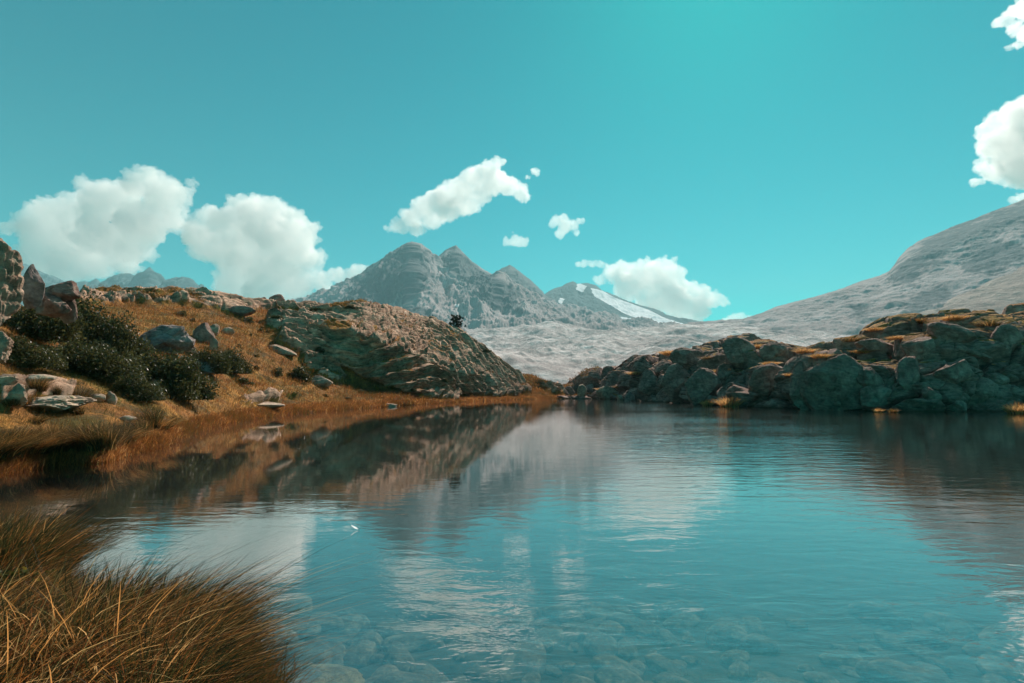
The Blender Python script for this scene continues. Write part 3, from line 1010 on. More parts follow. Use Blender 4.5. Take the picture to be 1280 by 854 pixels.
def rock_mesh(name, mat, seed, dims, sub=5, cuts=9, rough=0.10, cut_lo=0.55, cut_hi=0.9, ledge=0.0):
    bm = bmesh.new()
    bmesh.ops.create_icosphere(bm, subdivisions=sub, radius=1)
    v = np.array([x.co[:] for x in bm.verts])
    f = np.array([[x.index for x in fc.verts] for fc in bm.faces])
    bm.free()
    rs = np.random.RandomState(seed)
    v = v * (1 + 0.22 * fbm(v * 0.9 + seed, 2, seed))[:, None]
    for _ in range(cuts):
        n = rs.normal(size=3)
        n /= np.linalg.norm(n)
        d = rs.uniform(cut_lo, cut_hi)
        e = v @ n - d
        v = v - n * np.where(e > 0, e * 0.93, 0)[:, None]
    nn = v / np.linalg.norm(v, axis=1, keepdims=True)
    g1, g2, gi = worley(v * 2.1 + seed, seed)
    v = v + nn * (rough * (fbm(v * 2 + seed, 5, seed, 0.55) * 1.1 - 0.35 * (1 - sstep(0, 0.12, g2 - g1))))[:, None]
    if ledge:
        q = v[:, 2] * 5 + 1.2 * fbm(v * 1.4, 3, seed + 4) + v[:, 0] * 0.8
        sw = q - np.floor(q)
        v[:, :2] *= (1 + ledge * (sw - 0.5))[:, None]
    v = v * np.array(dims) / 2
    return mesh_np(name, v, f, mat)


def add_rock(u, vb, w, h, label, mat, seed, name='boulder', cat='rock', dz=None, depth=None, ground=None, group=None, rot=0, **kw):
    """w and h in photo pixels, standing on the hill where the pixel (u, vb) meets it"""
    p, _ = ground if ground is not None else ground_at(u, vb)
    k = p[1] / F * 1.02
    W_, H_ = w * k, h * k
    D_ = (depth or 0.8) * W_
    me = rock_mesh(name, mat, seed, (W_ * 1.08, D_, H_ * 1.5), **kw)
    o = link(name, me, None, Vector((p[0], p[1] + D_ * 0.25, p[2] + H_ * (0.30 if dz is None else dz))))
    o.rotation_euler = (0, math.radians(rot), 0)
    tag(o, label, cat, group)
    return o


def fixed(u, v, Y):
    return (at(u, v, Y), None)


LR = 'rocks on the left hill'
add_rock(-46, 425, 82, 130, 'tall tan rock crag with rough lit face cut off by the left edge', STONE_WARM, 11, 'rock_crag', 'crag', ground=fixed(-46, 430, 16.5), depth=0.8, sub=6, cuts=14, rough=0.20, ledge=0.10, dz=0.5, group=LR)
add_rock(-6, 442, 28, 30, 'pale broken rock at the foot of the tall left crag', STONE_WARM, 12, ground=fixed(-6, 442, 15.6), cuts=16, rough=0.3, ledge=0.16, group=LR)
add_rock(36, 375, 23, 42, 'upright squared boulder with pale top between left crag and dark slab', STONE_GREY, 13, ground=fixed(36, 377, 19), cuts=11, group=LR, dz=0.45)
add_rock(68, 374, 44, 20, 'dark overhanging slab jutting right above the shrubs', STONE_DARK, 14, 'rock_slab', ground=fixed(70, 372, 20), cuts=12, rot=-16, group=LR, dz=0.35, rough=0.16)
add_rock(58, 388, 40, 20, 'dark low boulder under the overhanging slab', STONE_DARK, 15, cuts=12, rough=0.2, ground=fixed(56, 386, 19.6), group=LR)
add_rock(82, 396, 24, 24, 'dark upright rock below the tip of the overhanging slab', STONE_DARK, 16, ground=fixed(80, 396, 20.5), group=LR)
add_rock(193, 436, 82, 42, 'big grey boulder with a blocky cracked top rising out of the shrubs', STONE_GREY, 17, sub=6, cuts=15, rough=0.16, cut_lo=0.45, cut_hi=0.8, group=LR)
add_rock(222, 436, 34, 28, 'grey boulder leaning on the right end of the big grey boulder', STONE_GREY, 18, group=LR)
add_rock(236, 441, 15, 13, 'small round stone right of the big grey boulder', STONE_WARM, 19, sub=4, group=LR)
add_rock(252, 425, 28, 24, 'dark shaded boulder with a square pale corner', STONE_DARK, 20, group=LR)
add_rock(245, 419, 10, 11, 'pale square stone on the dark shaded boulder', STONE_PALE, 21, sub=4, group=LR)
add_rock(265, 415, 16, 13, 'pale rounded stone topmost behind the shaded boulder', STONE_WARM, 22, sub=4, group=LR)
add_rock(267, 436, 10, 15, 'narrow pale stone standing at the edge of the shrub', STONE_WARM, 23, sub=4, group=LR)
add_rock(284, 415, 16, 8, 'small brown stone with dark side in the upper orange grass', STONE_WARM, 24, sub=4, group=LR)
add_rock(250, 461, 40, 11, 'long low pale ledge in front of the dark shrub', STONE_GREY, 25, 'rock_slab', rot=18, group=LR)
add_rock(18, 504, 26, 22, 'steep pale boulder with a dark left face near the left edge', STONE_WARM, 26, cuts=14, rough=0.2, ledge=0.08, group=LR)
add_rock(48, 510, 92, 15, 'long pale slab half sunk in grass near the left edge', STONE_PALE, 27, 'rock_slab', rot=-6, sub=6, rough=0.24, group=LR)
add_rock(45, 475, 36, 8, 'flat pale stone above the long slab', STONE_PALE, 28, 'rock_slab', group=LR)
add_rock(4, 476, 22, 12, 'pale stone cut by the left edge above the steep boulder', STONE_WARM, 29, rough=0.2, group=LR)
add_rock(118, 499, 20, 8, 'flat yellowish stone beside a pointed pale one', STONE_PALE, 30, sub=4, group=LR)
add_rock(136, 501, 14, 13, 'pointed pale stone in olive grass', STONE_PALE, 31, sub=4, group=LR)
add_rock(203, 527, 24, 6, 'white flat stone in the dark grass of the shore', STONE_PALE, 32, sub=4, group=LR)
add_rock(156, 524, 20, 6, 'yellow pale flat stone in grass above the undercut bank', STONE_PALE, 33, sub=4, group=LR)
add_rock(328, 508, 44, 7, 'pale flat ledge in red grass close to the shore', STONE_PALE, 34, 'rock_slab', group=LR)
add_rock(483, 507, 26, 4, 'low rock tufted with grass at the foot of the dark rock wall', STONE_WARM, 35, sub=4, group=LR)
add_rock(344, 384, 19, 16, 'lone dark round boulder on the skyline', STONE_DARK, 36, ground=fixed(344, 384, 80), dz=0.3, depth=1.0, group=LR)
add_rock(329, 384, 7, 11, 'small upright stone left of the lone skyline boulder', STONE_DARK, 37, sub=4, ground=fixed(329, 382, 78), group=LR)
add_rock(454, 446, 21, 16, 'squat boulder lodged on the shaded rock wall', STONE_WARM, 38, ground=fixed(454, 446, 64), group=LR)
add_rock(400, 480, 34, 12, 'low cracked rock in yellow grass before the wall', STONE_WARM, 39, group=LR)
add_rock(352, 440, 34, 9, 'sloping tan ledge in the middle of the grass slope', STONE_WARM, 40, 'rock_slab', rot=20, group=LR)
add_rock(296, 392, 40, 9, 'dark shaded ledge in the upper slope', STONE_DARK, 41, 'rock_slab', group=LR)

SR = 'boulders on the far shore'
for a in [(727, 493, 15, 14, 'pale rounded boulder under the dark cliff of the far gap', STONE_WARM, 50),
          (737, 487, 14, 10, 'grey boulder just behind the pale rounded one in the far gap', STONE_GREY, 51),
          (758, 496, 26, 13, 'broad pinkish boulder on the far shore in orange grass', STONE_WARM, 52),
          (776, 500, 16, 6, 'tan wedge of stone at the water on the far shore', STONE_PALE, 53),
          (786, 500, 14, 11, 'grey boulder standing last before the dark water edge', STONE_GREY, 54),
          (703, 497, 16, 5, 'low dark stone in the far shore grass strip', STONE_DARK, 55)]:
    add_rock(*a, sub=4, group=SR)

RR = 'blocks of the right crag'
for a in [(1048, 506, 84, 62, 'largest smooth rounded block at the waterline of the right crag', 60),
          (1008, 500, 34, 44, 'tall block left of the largest smooth block', 61),
          (1092, 484, 38, 24, 'block with a pale top, right of the largest smooth block', 62),
          (1098, 506, 46, 26, 'half round block low at the water right of the largest', 63),
          (1140, 484, 36, 36, 'steep rounded block with a chipped white top edge', 64),
          (1196, 478, 44, 28, 'smooth diamond shaped block in the middle of the crag', 65),
          (1226, 452, 48, 17, 'long light grey block above the diamond shaped one', 66),
          (1224, 504, 58, 30, 'wide domed block low near the dark hollow', 67),
          (1162, 492, 46, 15, 'flat jagged block below the chipped one', 68),
          (1168, 508, 26, 20, 'small angular block at the waterline with white scratches', 69),
          (1202, 512, 28, 22, 'narrow block standing in the water below the diamond', 70),
          (1150, 444, 44, 26, 'square block under a grassy ledge', 71),
          (1250, 478, 26, 14, 'dim block beside the dark hollow', 72),
          (962, 488, 52, 30, 'broad block under orange grass in the middle of the shore', 73),
          (938, 506, 60, 18, 'sloping slab with a lit upper edge at the water', 74),
          (905, 476, 30, 22, 'small block under the orange grass patch', 75),
          (880, 496, 46, 34, 'steep grey block in the left part of the crag', 76),
          (846, 492, 34, 34, 'upright grey block leaning left in the left part of the crag', 77),
          (815, 486, 36, 24, 'low grey block where the left crag meets the shore', 78),
          (860, 458, 50, 22, 'wide block high on the left dome', 79),
          (925, 450, 44, 26, 'rounded block under the skyline in the middle', 80),
          (975, 446, 40, 22, 'block on the skyline left of the orange notch', 81),
          (1100, 440, 52, 18, 'ledge block with a lit top above the middle of the crag', 82),
          (1200, 425, 60, 26, 'wide dark block under the arched grassy ledge', 83),
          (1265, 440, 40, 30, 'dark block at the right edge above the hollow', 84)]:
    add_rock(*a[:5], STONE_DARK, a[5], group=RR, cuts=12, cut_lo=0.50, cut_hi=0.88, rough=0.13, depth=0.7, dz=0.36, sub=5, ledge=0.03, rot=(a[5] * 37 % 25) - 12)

# ------------------------------------------------------------------ stones under water
GW = []
rs = np.random.RandomState(5)
vari = [rock_mesh('submerged_stone', STONE_WET, 200 + k, (1, 0.8, 0.55), sub=4, cuts=6, cut_lo=0.7, cut_hi=0.95, rough=0.08) for k in range(5)]
bi = (rowidx >= ROWK[2]) & (rowidx < ROWK[5])
bedP = P[bi]


def bed_z(x, y):
    i = np.argmin((bedP[::3, 0] - x) ** 2 + (bedP[::3, 1] - y) ** 2)
    return bedP[::3][i][2]


cnt = 0
for j in range(17):
    yy = 2.75 + j * 0.30 * (1 + 0.03 * j)
    for i in range(42):
        xx = -3.4 + i * 0.27 + rs.uniform(-0.16, 0.16)
        y = yy + rs.uniform(-0.17, 0.17)
        t_ = xx / y
        if y < np.interp(t_, TT, Y2) + 0.15 or abs(t_) > 1.05:
            continue
        dens = 0.95 - 0.09 * max(0, xx) - 0.02 * j
        if rs.rand() > dens or cnt > 285:
            continue
        sz = 0.11 + 0.40 * rs.rand() ** 1.7 * (1.0 + 0.03 * j)
        o = link('submerged_stone', vari[cnt % 5], None, Vector((xx, y, bed_z(xx, y) + sz * 0.12)))
        o.scale = (sz * rs.uniform(1.0, 1.5), sz, sz * rs.uniform(0.7, 1.1))
        o.rotation_euler = (rs.uniform(-.15, .15), rs.uniform(-.15, .15), rs.uniform(0, 6.28))
        tag(o, 'brown algae covered stone lying under clear shallow water', 'stone', 'stones on the shallow lake bed')
        cnt += 1
o = add_rock(395, 842, 130, 30, 'golden brown mossy mound just under the water at the tip of the near bank', mat_stone('golden water moss', (0.16, 0.09, 0.03), (0.34, 0.21, 0.08), (0.52, 0.36, 0.16), 9.0, (0.5, 0.33, 0.10), 0.9), 90, 'mossy_mound', 'mound',
         ground=(np.array([-1.30, 3.35, -0.26]), None), cuts=3, rough=0.14, depth=0.7)

# ------------------------------------------------------------------ plants


def mat_leaf(name, stops, trans=0.35, rough=0.55, attr='tint'):
    m = NT(name)
    c = m.ramp(m.attr(attr), stops)
    b = m.bsdf(c, rough, None, 0.3)
    t = m.n('ShaderNodeBsdfTranslucent')
    m.l(c, t.inputs['Color'])
    mx = m.n('ShaderNodeMixShader')
    mx.inputs[0].default_value = trans
    m.l(b, mx.inputs[1])
    m.l(t.outputs[0], mx.inputs[2])
    return m.done(mx.outputs[0])


GRASS_STOPS = [(0.0, (0.020, 0.026, 0.010)), (0.25, (0.050, 0.052, 0.015)), (0.45, (0.13, 0.085, 0.025)), (0.62, (0.28, 0.105, 0.025)),
               (0.74, (0.17, 0.055, 0.030)), (0.84, (0.58, 0.215, 0.045)), (1.0, (0.86, 0.50, 0.20))]
GRASS = mat_leaf('dry mountain grass blades', GRASS_STOPS, 0.5)
LEAF = mat_leaf('dark alder leaves', [(0.0, (0.030, 0.032, 0.012)), (0.5, (0.075, 0.075, 0.024)), (0.8, (0.15, 0.135, 0.045)), (1.0, (0.32, 0.26, 0.13))], 0.4, 0.4)
NEEDLE = mat_leaf('dark green needles', [(0.0, (0.010, 0.020, 0.010)), (1.0, (0.03, 0.05, 0.02))], 0.15)
STEM = NT('brown woody stem')
STEM = STEM.done(STEM.bsdf((0.09, 0.06, 0.04), 0.9))


def blades(base, height, leanx, leany, width, tint, segs=3, curl=1.0):
    """curved tapering blades; arrays of length n -> verts, quads, tint per vertex"""
    n = len(base)
    th = rs.uniform(0, np.pi, n)
    side = np.stack([np.cos(th), np.sin(th) * 0.6, np.zeros(n)], 1)
    vs = []
    for k in range(segs + 1):
        f = k / segs
        off = f ** (1 + 0.8 * curl)
        c = base + np.stack([leanx * off * height, leany * off * height, height * (f - 0.28 * f * f * np.minimum(1, np.hypot(leanx, leany)))], 1)
        w = (width * (1 - f) ** 0.6 * 0.5 + width * 0.04)[:, None]
        vs.append(c - side * w)
        vs.append(c + side * w)
    V_ = np.stack(vs, 1)
    m_ = 2 * (segs + 1)
    idx = (np.arange(n) * m_)[:, None]
    qs = [np.concatenate([idx + 2 * k, idx + 2 * k + 1, idx + 2 * k + 3, idx + 2 * k + 2], 1) for k in range(segs)]
    return V_.reshape(-1, 3), np.concatenate(qs), np.repeat(tint, m_)


# ground cover on the left hill (what nobody could count)
rk = attrs['rock']
sel = (land & (PU < 760) & (PU > -60) & (P[..., 2] > 0.0) & (rowidx < ROWK[9]) & (rowidx > ROWK[5] + 1)).ravel() & (rk < 0.42)
ci = np.flatnonzero(sel)
wgt = 1.0 + 3.0 * (Pn[ci, 2] < 0.5)
wgt /= wgt.sum()
pick = rs.choice(ci, 42000, p=wgt)
per = 6
base = np.repeat(Pn[pick], per, 0)
Yd = base[:, 1]
base = base + rs.normal(size=base.shape) * np.array([1, 1, 0]) * (0.05 + Yd * 0.004)[:, None]
base[:, 2] -= 0.05
patchn = np.repeat(fbm(Pn[pick] * 0.35, 4, 301) * 1.2 + fbm(Pn[pick] * 1.6, 3, 302) * 0.6, per)
low = np.repeat(Pn[pick, 2] < 0.6, per)
hgt = (0.10 + 0.22 * rs.rand(len(base)) ** 2) * np.clip(Yd / 25, 0.8, 1.8)
tint = np.clip(0.56 + 0.32 * patchn + rs.normal(size=len(base)) * 0.13 + 0.10 * low, 0, 1)
gl_ = inpoly(np.repeat(PU.ravel()[pick], per), np.repeat(PV.ravel()[pick], per), [(0, 440), (110, 450), (150, 500), (130, 560), (0, 570)])
tint = np.where(gl_, tint * 0.75, tint)
v_, q_, t_ = blades(base, hgt, rs.normal(size=len(base)) * 0.45 + 0.25, rs.normal(size=len(base)) * 0.4, np.maximum(0.006, Yd * 0.0007), tint, 2)
link('hill_grass', mesh_np('hill_grass', v_, q_, GRASS, {'tint': t_}))['kind'] = 'stuff'

# short grass over the near bank
sel = ((rowidx < ROWK[2]) & (P[..., 2] > -0.04) & (GY > 1.2)).ravel()
ci = np.flatnonzero(sel)
area = Pn[ci, 1] ** 1.5
pick = rs.choice(ci, 30000, p=area / area.sum())
base = Pn[pick] + rs.normal(size=(len(pick), 3)) * np.array([0.06, 0.06, 0]) - np.array([0, 0, 0.02])
pn = fbm(base * 1.2, 3, 310)
tint = np.clip(0.42 + 0.5 * pn + rs.normal(size=len(base)) * 0.2, 0, 1)
v_, q_, t_ = blades(base, 0.10 + 0.22 * rs.rand(len(base)), 0.5 + rs.normal(size=len(base)) * 0.5, rs.normal(size=len(base)) * 0.5, np.full(len(base), 0.006), tint, 3)
link('bank_grass', mesh_np('bank_grass', v_, q_, GRASS, {'tint': t_}))['kind'] = 'stuff'


def tussock_mesh(seed, n, rad, hmin, hmax, lean, mean_t, spread=0.6, w=0.0088):
    global rs
    keep = rs
    rs = np.random.RandomState(seed)
    r_ = rad * np.sqrt(rs.rand(n))
    a_ = rs.uniform(0, 2 * np.pi, n)
    b_ = np.stack([r_ * np.cos(a_), r_ * np.sin(a_), np.full(n, -0.03)], 1)
    out = r_ / rad * spread
    L = rs.uniform(hmin, hmax, n) * (1 - 0.25 * (r_ / rad))
    t = np.clip(mean_t + rs.normal(size=n) * 0.34, 0, 1)
    v, q, tt = blades(b_, L, lean + out * np.cos(a_) + rs.normal(size=n) * 0.26, out * np.sin(a_) + rs.normal(size=n) * 0.24, w * rs.uniform(0.6, 1.3, n), t, 5, 0.8)
    rs = keep
    return mesh_np('grass_tussock', v, q, GRASS, {'tint': tt})


TUS = [tussock_mesh(400, 900, 0.24, 0.35, 0.78, 0.50, 0.34), tussock_mesh(401, 800, 0.26, 0.30, 0.70, 0.60, 0.50),
       tussock_mesh(402, 850, 0.22, 0.40, 0.85, 0.42, 0.22), tussock_mesh(403, 750, 0.28, 0.25, 0.62, 0.75, 0.58),
       tussock_mesh(404, 1100, 0.30, 0.45, 0.80, 0.62, 0.26)]


TUS.append(tussock_mesh(405, 80, 0.28, 0.65, 1.10, 0.55, 0.16, 1.1, 0.007))
TUS.append(tussock_mesh(406, 70, 0.30, 0.60, 1.00, 0.80, 0.86, 1.0, 0.009))


def bank_z(x, y):
    ok = rowidx < ROWK[2] + 12
    q = P[ok]
    return float(q[np.argmin((q[:, 0] - x) ** 2 + (q[:, 1] - y) ** 2)][2])


def tussock(x, y, k, sc_, rz, label, group='grass tussocks on the near bank', z=None):
    o = link('grass_tussock', TUS[k], None, Vector((x, y, bank_z(x, y) if z is None else z)))
    o.scale = (sc_, sc_, sc_ * (0.82 if group.endswith('near bank') else 1.0) * (0.85 + 0.3 * ((x * 7.3 + y * 3.1) % 1)))
    o.rotation_euler = (0, 0, rz)
    tag(o, label, 'grass', group)


TS = 0.86
GEN = 'tangled tussock of orange and dark grass on the near bank'
spots = [(-1.74, 3.0, 2, 0.7), (-2.02, 3.3, 0, 0.9), (-2.25, 3.5, 4, 0.95), (-1.75, 2.7, 0, 0.9), (-2.05, 2.9, 1, 1.0), (-2.45, 3.1, 3, 1.0), (-2.7, 3.7, 1, 0.85),
         (-2.85, 3.2, 0, 0.9), (-2.35, 2.6, 3, 1.0), (-1.55, 2.45, 2, 0.8), (-3.15, 3.7, 3, 0.8), (-3.3, 3.3, 1, 0.8), (-2.75, 2.75, 1, 0.9), (-2.0, 2.35, 3, 0.9),
         (-3.55, 3.95, 0, 0.75), (-3.75, 3.6, 3, 0.8), (-3.1, 3.0, 4, 0.8), (-1.85, 3.2, 1, 0.85), (-2.6, 3.45, 2, 0.9), (-2.3, 3.0, 4, 0.85)]
for k, (x, y, kk, s_) in enumerate(spots):
    if k == 0:
        tussock(x, y, kk, s_, 0.1, 'dark spiky rush tussock nearest the mossy mound at the bank tip', z=bank_z(x, y))
    elif k == 1:
        tussock(x, y, kk, s_, -0.1, 'tall dark tussock with the highest thin blades over the water')
    else:
        tussock(x, y, kk, s_, rs.uniform(-0.5, 0.5), GEN)
for (x, y, kk) in [(-1.95, 3.2, 5), (-2.3, 3.5, 5), (-2.75, 3.7, 5), (-3.2, 3.8, 5), (-3.6, 4.0, 5), (-2.1, 3.0, 6), (-2.6, 3.2, 6), (-3.0, 3.1, 6), (-2.4, 2.7, 6), (-3.4, 3.5, 6), (-2.0, 2.5, 6)]:
    tussock(x, y, kk, 0.95, rs.uniform(-0.4, 0.4), 'thin spray of long dark stems rising above the near bank tussocks' if kk == 5 else 'thin spray of long straw coloured stems leaning over the near bank grass', 'sprays of long stems on the near bank')
for k, (x, y, kk, s_) in enumerate([(-4.35, 4.75, 4, 1.0), (-4.15, 4.4, 2, 0.95), (-4.6, 4.9, 0, 1.0), (-4.75, 4.6, 4, 0.9), (-4.9, 5.2, 1, 0.95), (-4.45, 4.3, 2, 0.85), (-5.2, 5.3, 0, 0.9), (-4.1, 4.1, 3, 0.7)]):
    tussock(x, y, kk, s_, rs.uniform(-0.3, 0.3),
            'wind combed dark red tussock arching right over the water at the left' if k == 0 else 'dark arching tussock in the clump at the left of the near bank', 'arching tussocks at the left')
# tussocks hanging over the undercut shore of the left bank
for k in range(30):
    u = -30 + k * 8.2 + rs.uniform(-3, 3)
    vv = np.interp(u, [-30, 0, 130, 170, 200, 240], [574, 568, 558, 546, 536, 520]) + rs.uniform(-8, 2)
    p, _ = ground_at(u, vv)
    tussock(p[0], p[1], k % 5, 1.05 * rs.uniform(0.75, 1.1), rs.uniform(0, 6.3), 'ragged tussock of brown and green grass hanging over the left shore', 'tussocks along the left shore', z=p[2])
for k in range(16):
    u, vv = rs.uniform(-10, 150), rs.uniform(486, 528)
    p, _ = ground_at(u, vv)
    tussock(p[0], p[1], k % 5, rs.uniform(0.45, 0.8), rs.uniform(0, 6.3), 'brown grass tussock growing between the pale stones on the left bank', 'tussocks between the pale stones', z=p[2])
# bright orange clumps on the right shore
CLUMP = [tussock_mesh(410, 500, 0.5, 0.4, 1.0, 0.1, 0.42, 0.9, 0.03), tussock_mesh(411, 700, 0.5, 0.4, 1.0, 0.1, 0.88, 0.9, 0.035)]
for (u, v, w, sd, lab) in [(912, 507, 26, 1, 'bright orange grass clump at the water under the right crag'), (884, 507, 14, 3, 'smaller orange clump left of the bright one under the crag'),
                           (1272, 513, 24, 1, 'orange grass clump at the right edge under the dark hollow'), (1097, 511, 10, 1, 'tiny yellow green tuft at the foot of the half round block'),
                           (1116, 513, 10, 0, 'tiny pale tuft right of the yellow green one')]:
    t, e = ray(u, v)
    Yk = float(np.interp(t, TT, Y5)) * 0.945
    o = link('grass_clump', CLUMP[sd % 2], None, Vector((t * Yk, Yk, 0.0)))
    k = w * Yk / F / 1.3
    o.scale = (k, k, k)
    tag(o, lab, 'grass', 'grass clumps on the right shore')


for k, (u, v, w) in enumerate([(905, 462, 22), (880, 449, 18), (838, 440, 26), (1004, 437, 24), (1022, 446, 22), (1062, 424, 24), (1092, 412, 20), (1150, 402, 26), (1120, 420, 20), (962, 452, 18),
                               (790, 470, 18), (768, 484, 14), (752, 490, 16), (1236, 404, 30), (1190, 396, 24), (985, 470, 16), (1075, 440, 20), (1140, 432, 18), (945, 432, 20), (860, 470, 14)]):
    p, _ = ground_at(u, v, 4)
    o = link('grass_clump', CLUMP[(k + 1) % 2 if k % 3 else 1], None, Vector((p[0], p[1], p[2] - 0.05)))
    k_ = w * p[1] / F / 1.3
    o.scale = (k_, k_, k_ * 0.45)
    o.rotation_euler = (0, 0, k * 1.3)
    tag(o, 'rusty grass clump growing on a ledge of the right crag', 'grass', 'grass clumps on the crag ledges')


def bush_mesh(seed, n, leaf, lumps=26, flat_=0.62):
    r = np.random.RandomState(seed)
    c = r.normal(size=(lumps, 3))
    c /= np.linalg.norm(c, axis=1, keepdims=True)
    c[:, 2] = np.abs(c[:, 2])
    c *= r.uniform(0.35, 0.8, (lumps, 1))
    cr_ = r.uniform(0.20, 0.36, lumps)
    k = r.randint(0, lumps, n)
    d = r.normal(size=(n, 3))
    d /= np.linalg.norm(d, axis=1, keepdims=True)
    p = c[k] + d * (cr_[k] * r.uniform(0.55, 1.12, n))[:, None]
    p[:, 2] = np.abs(p[:, 2]) * flat_ * 1.6
    a = r.normal(size=(n, 3))
    a /= np.linalg.norm(a, axis=1, keepdims=True)
    b = np.cross(a, r.normal(size=(n, 3)))
    b /= np.linalg.norm(b, axis=1, keepdims=True)
    L = leaf * r.uniform(0.6, 1.5, n)[:, None]
    V_ = np.stack([p - a * L, p + b * L * 0.45, p + a * L, p - b * L * 0.45], 1).reshape(-1, 3)
    q = np.arange(4 * n).reshape(n, 4)
    t = np.repeat(np.clip(r.beta(1.6, 3.2, n), 0, 1), 4)
    return V_, q, t


def stems_mesh(seed, n=9, spread=0.6, h=0.8, rad=0.02):
    r = np.random.RandomState(seed)
    vs, fs, off = [], [], 0
    for _ in range(n):
        a = r.uniform(0, 6.28)
        end = np.array([math.cos(a) * spread * r.uniform(0.3, 1), math.sin(a) * spread * r.uniform(0.3, 1), h * r.uniform(0.6, 1)])
        bend = r.normal(size=3) * 0.08
        for k in range(5):
            f = k / 4
            c = end * f + bend * math.sin(f * 3.1)
            rr_ = rad * (1 - 0.75 * f)
            for s_ in range(5):
                b = s_ * 2 * math.pi / 5
                vs.append(c + np.array([math.cos(b) * rr_, math.sin(b) * rr_, 0]))
        for k in range(4):
            for s_ in range(5):
                fs.append((off + k * 5 + s_, off + k * 5 + (s_ + 1) % 5, off + k * 5 + 5 + (s_ + 1) % 5, off + k * 5 + 5 + s_))
        off += 25
    return np.array(vs), np.array(fs)


def make_kind(n, leaf, seed, mat, lumps=26):
    v, q, t = bush_mesh(seed, n, leaf, lumps)
    sv_, sf_ = stems_mesh(seed)
    return mesh_np('foliage', v, q, mat, {'tint': t}, smooth=False), mesh_np('stem', sv_, sf_, STEM)


BIG = [make_kind(11000, 0.034, 500 + k, LEAF, 30) for k in range(3)]
SMALL = [make_kind(2600, 0.06, 520 + k, LEAF, 14) for k in range(3)]


def shrub(u, vb, w, h, label, kinds, k, group, depth=0.8, Y=None, name='shrub'):
    p = ground_at(u, vb)[0] if Y is None else at(u, vb, Y)
    kk = p[1] / F
    e = bpy.data.objects.new(name, None)
    COL.objects.link(e)
    e.location = Vector((p[0], p[1] + 0.2 * w * kk, p[2] - 0.08 * h * kk))
    w, h = (w * 1.2, h * 1.12) if kinds is BIG else (w, h)
    e.scale = (w * kk / 2 / 0.95, w * kk * depth / 2 / 0.95, h * kk / 1.0)
    e.rotation_euler = (0, 0, (k * 2.4) % 6.28)
    e.rotation_euler = (0, 0, 0)
    tag(e, label, 'shrub', group)
    f, s_ = kinds[k % len(kinds)]
    link('foliage', f, e)
    link('stem', s_, e)
    return e


SG = 'dark shrubs on the left slope'
for k, a in enumerate([(30, 418, 84, 54, 'dark shrub directly under the squared boulder and left crag'),
                       (92, 425, 96, 62, 'tall dark shrub under the overhanging slab'),
                       (20, 455, 80, 40, 'greener shrub at the left edge under the pale broken rock'),
                       (78, 458, 80, 44, 'olive tinted shrub in the middle of the left thicket'),
                       (140, 446, 76, 58, 'dark shrub touching the left side of the big grey boulder'),
                       (122, 472, 84, 48, 'dark shrub in the lower middle of the thicket'),
                       (176, 478, 92, 52, 'broad dark shrub in front of the big grey boulder'),
                       (215, 494, 90, 52, 'domed shrub that ends the thicket lowest and nearest the shore'),
                       (165, 496, 60, 34, 'low shrub left of the lowest domed one'),
                       (252, 462, 50, 36, 'shrub wedged under the shaded boulder with the pale stone'),
                       (286, 462, 52, 30, 'small dark shrub alone at the right end of the thicket')]):
    shrub(*a, BIG, k, SG)
for k, a in enumerate([(374, 474, 44, 22, 'round dark shrub in the middle of the orange slope'),
                       (345, 468, 26, 12, 'small flat shrub left of the round one on the orange slope'),
                       (300, 478, 30, 12, 'low brown shrub near the end of the thicket'),
                       (400, 440, 22, 8, 'flat dark shrub at the edge of the rock wall'),
                       (305, 400, 34, 8, 'low dark shrub strip under the skyline left of the boulder'),
                       (395, 386, 36, 7, 'dark cushion shrub on the skyline right of the lone boulder'),
                       (440, 384, 26, 6, 'dark cushion shrub on top of the rock hump'),
                       (222, 392, 26, 8, 'small dark shrub on the upper ledges'),
                       (345, 396, 24, 7, 'small dark shrub below the lone skyline boulder'),
                       (610, 440, 22, 5, 'thin dark shrub on the falling rock ridge'),
                       (675, 478, 20, 6, 'dark shrub on the low hump at the end of the ridge')]):
    shrub(*a, SMALL, k, 'low shrubs scattered on the slope')
# dwarf shrubs, all alike
for k in range(46):
    u, v = rs.uniform(150, 560), rs.uniform(398, 500)
    p, nn_ = ground_at(u, v)
    uu, vv = project(p)
    i = np.argmin((Pn[::7, 0] - p[0]) ** 2 + (Pn[::7, 1] - p[1]) ** 2)
    if rk[::7][i] > 0.4 or (u < 300 and v > 400):
        continue
    shrub(u, v, rs.uniform(8, 20), rs.uniform(3, 7), 'tiny brown green dwarf shrub cushion in the orange grass', SMALL, k, 'dwarf shrub cushions in the grass', name='dwarf_shrub')

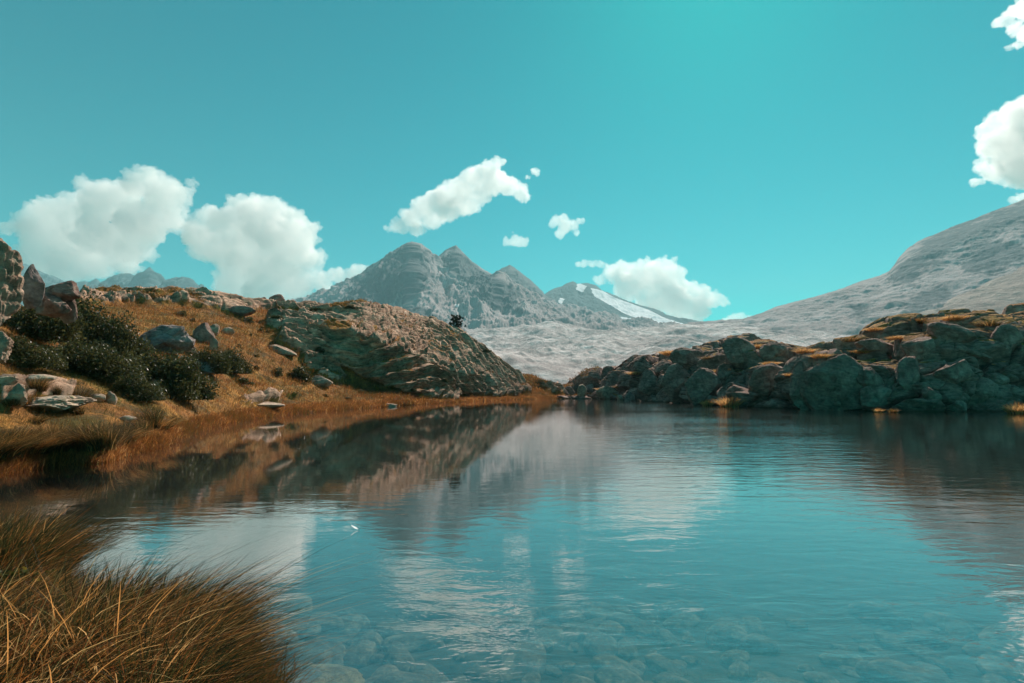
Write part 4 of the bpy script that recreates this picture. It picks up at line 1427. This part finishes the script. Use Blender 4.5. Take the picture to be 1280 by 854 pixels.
# the small wind bent pine on the ridge
e = bpy.data.objects.new('dwarf_pine', None)
COL.objects.link(e)
p = at(569, 419, 99)
e.location = Vector(p)
tag(e, 'little dark pine bush standing alone on the falling ridge', 'tree')
sv_, sf_ = stems_mesh(700, 9, 1.2, 2.6, 0.09)
link('trunk', mesh_np('trunk', sv_, sf_, STEM), e)
vs_, qs_, ts_ = [], [], []
r = np.random.RandomState(9)
for k in range(110):
    hz = r.uniform(0.2, 3.9)
    c = np.array([r.normal() * (0.95 - 0.13 * hz) + 0.2, r.normal() * 0.6, hz])
    if c[2] < 1.0:
        c[0] -= 0.8
    n = 60
    d = r.normal(size=(n, 3)) * np.array([1, 1, 1])
    d /= np.linalg.norm(d, axis=1, keepdims=True)
    a = c + d * 0.06
    b = c + d * r.uniform(0.18, 0.36, (n, 1)) + np.array([0, 0, 0.08])
    s_ = np.cross(d, r.normal(size=(n, 3))) * 0.035
    vs_.append(np.stack([a - s_, a + s_, b + s_ * .2, b - s_ * .2], 1).reshape(-1, 3))
    qs_.append(np.arange(4 * n).reshape(n, 4) + 4 * n * k)
    ts_.append(np.repeat(r.rand(n), 4))
link('needles', mesh_np('needles', np.concatenate(vs_), np.concatenate(qs_), NEEDLE, {'tint': np.concatenate(ts_)}, smooth=False), e)

lf = mat_leaf('yellow green leaves', [(0.0, (0.03, 0.035, 0.008)), (0.6, (0.10, 0.10, 0.02)), (1.0, (0.40, 0.27, 0.04))], 0.35, 0.5)
v_, q_, t_ = bush_mesh(610, 1500, 0.07, 14)
e = bpy.data.objects.new('leafy_plant', None)
COL.objects.link(e)
e.location = Vector((-3.75, 3.95, bank_z(-3.75, 3.95)))
e.scale = (0.36, 0.28, 0.36)
tag(e, 'low yellow green leafy plant among dark grass on the near bank', 'plant')
link('foliage', mesh_np('foliage', v_, q_, lf, {'tint': t_}, smooth=False), e)
link('stem', SMALL[0][1], e)

# a white feather floating on the water
m = NT('white feather')
fm = m.done(m.bsdf((0.8, 0.8, 0.8), 0.7))
p = at(444, 663, 1.0)
t, e_ = ray(444, 663)
Yf = -H / e_
fv, ff = [], []
for k in range(9):
    f = k / 8
    w = 0.015 * math.sin(math.pi * min(1, f * 0.9 + 0.1))
    x, z = (f - 0.5) * 0.10, 0.006 + 0.05 * (1 - f) ** 2
    y = 0.02 * math.sin(f * 3)
    fv += [(x, y - w, z), (x, y + w, z + 0.01), (x, y, z + 0.004)]
for k in range(8):
    a = 3 * k
    ff += [(a, a + 3, a + 5, a + 2), (a + 2, a + 5, a + 4, a + 1)]
o = link('feather', mesh_np('feather', np.array(fv), np.array(ff), fm), None, Vector((t * Yf, Yf, 0)))
tag(o, 'small white curled feather floating on the lake', 'feather')
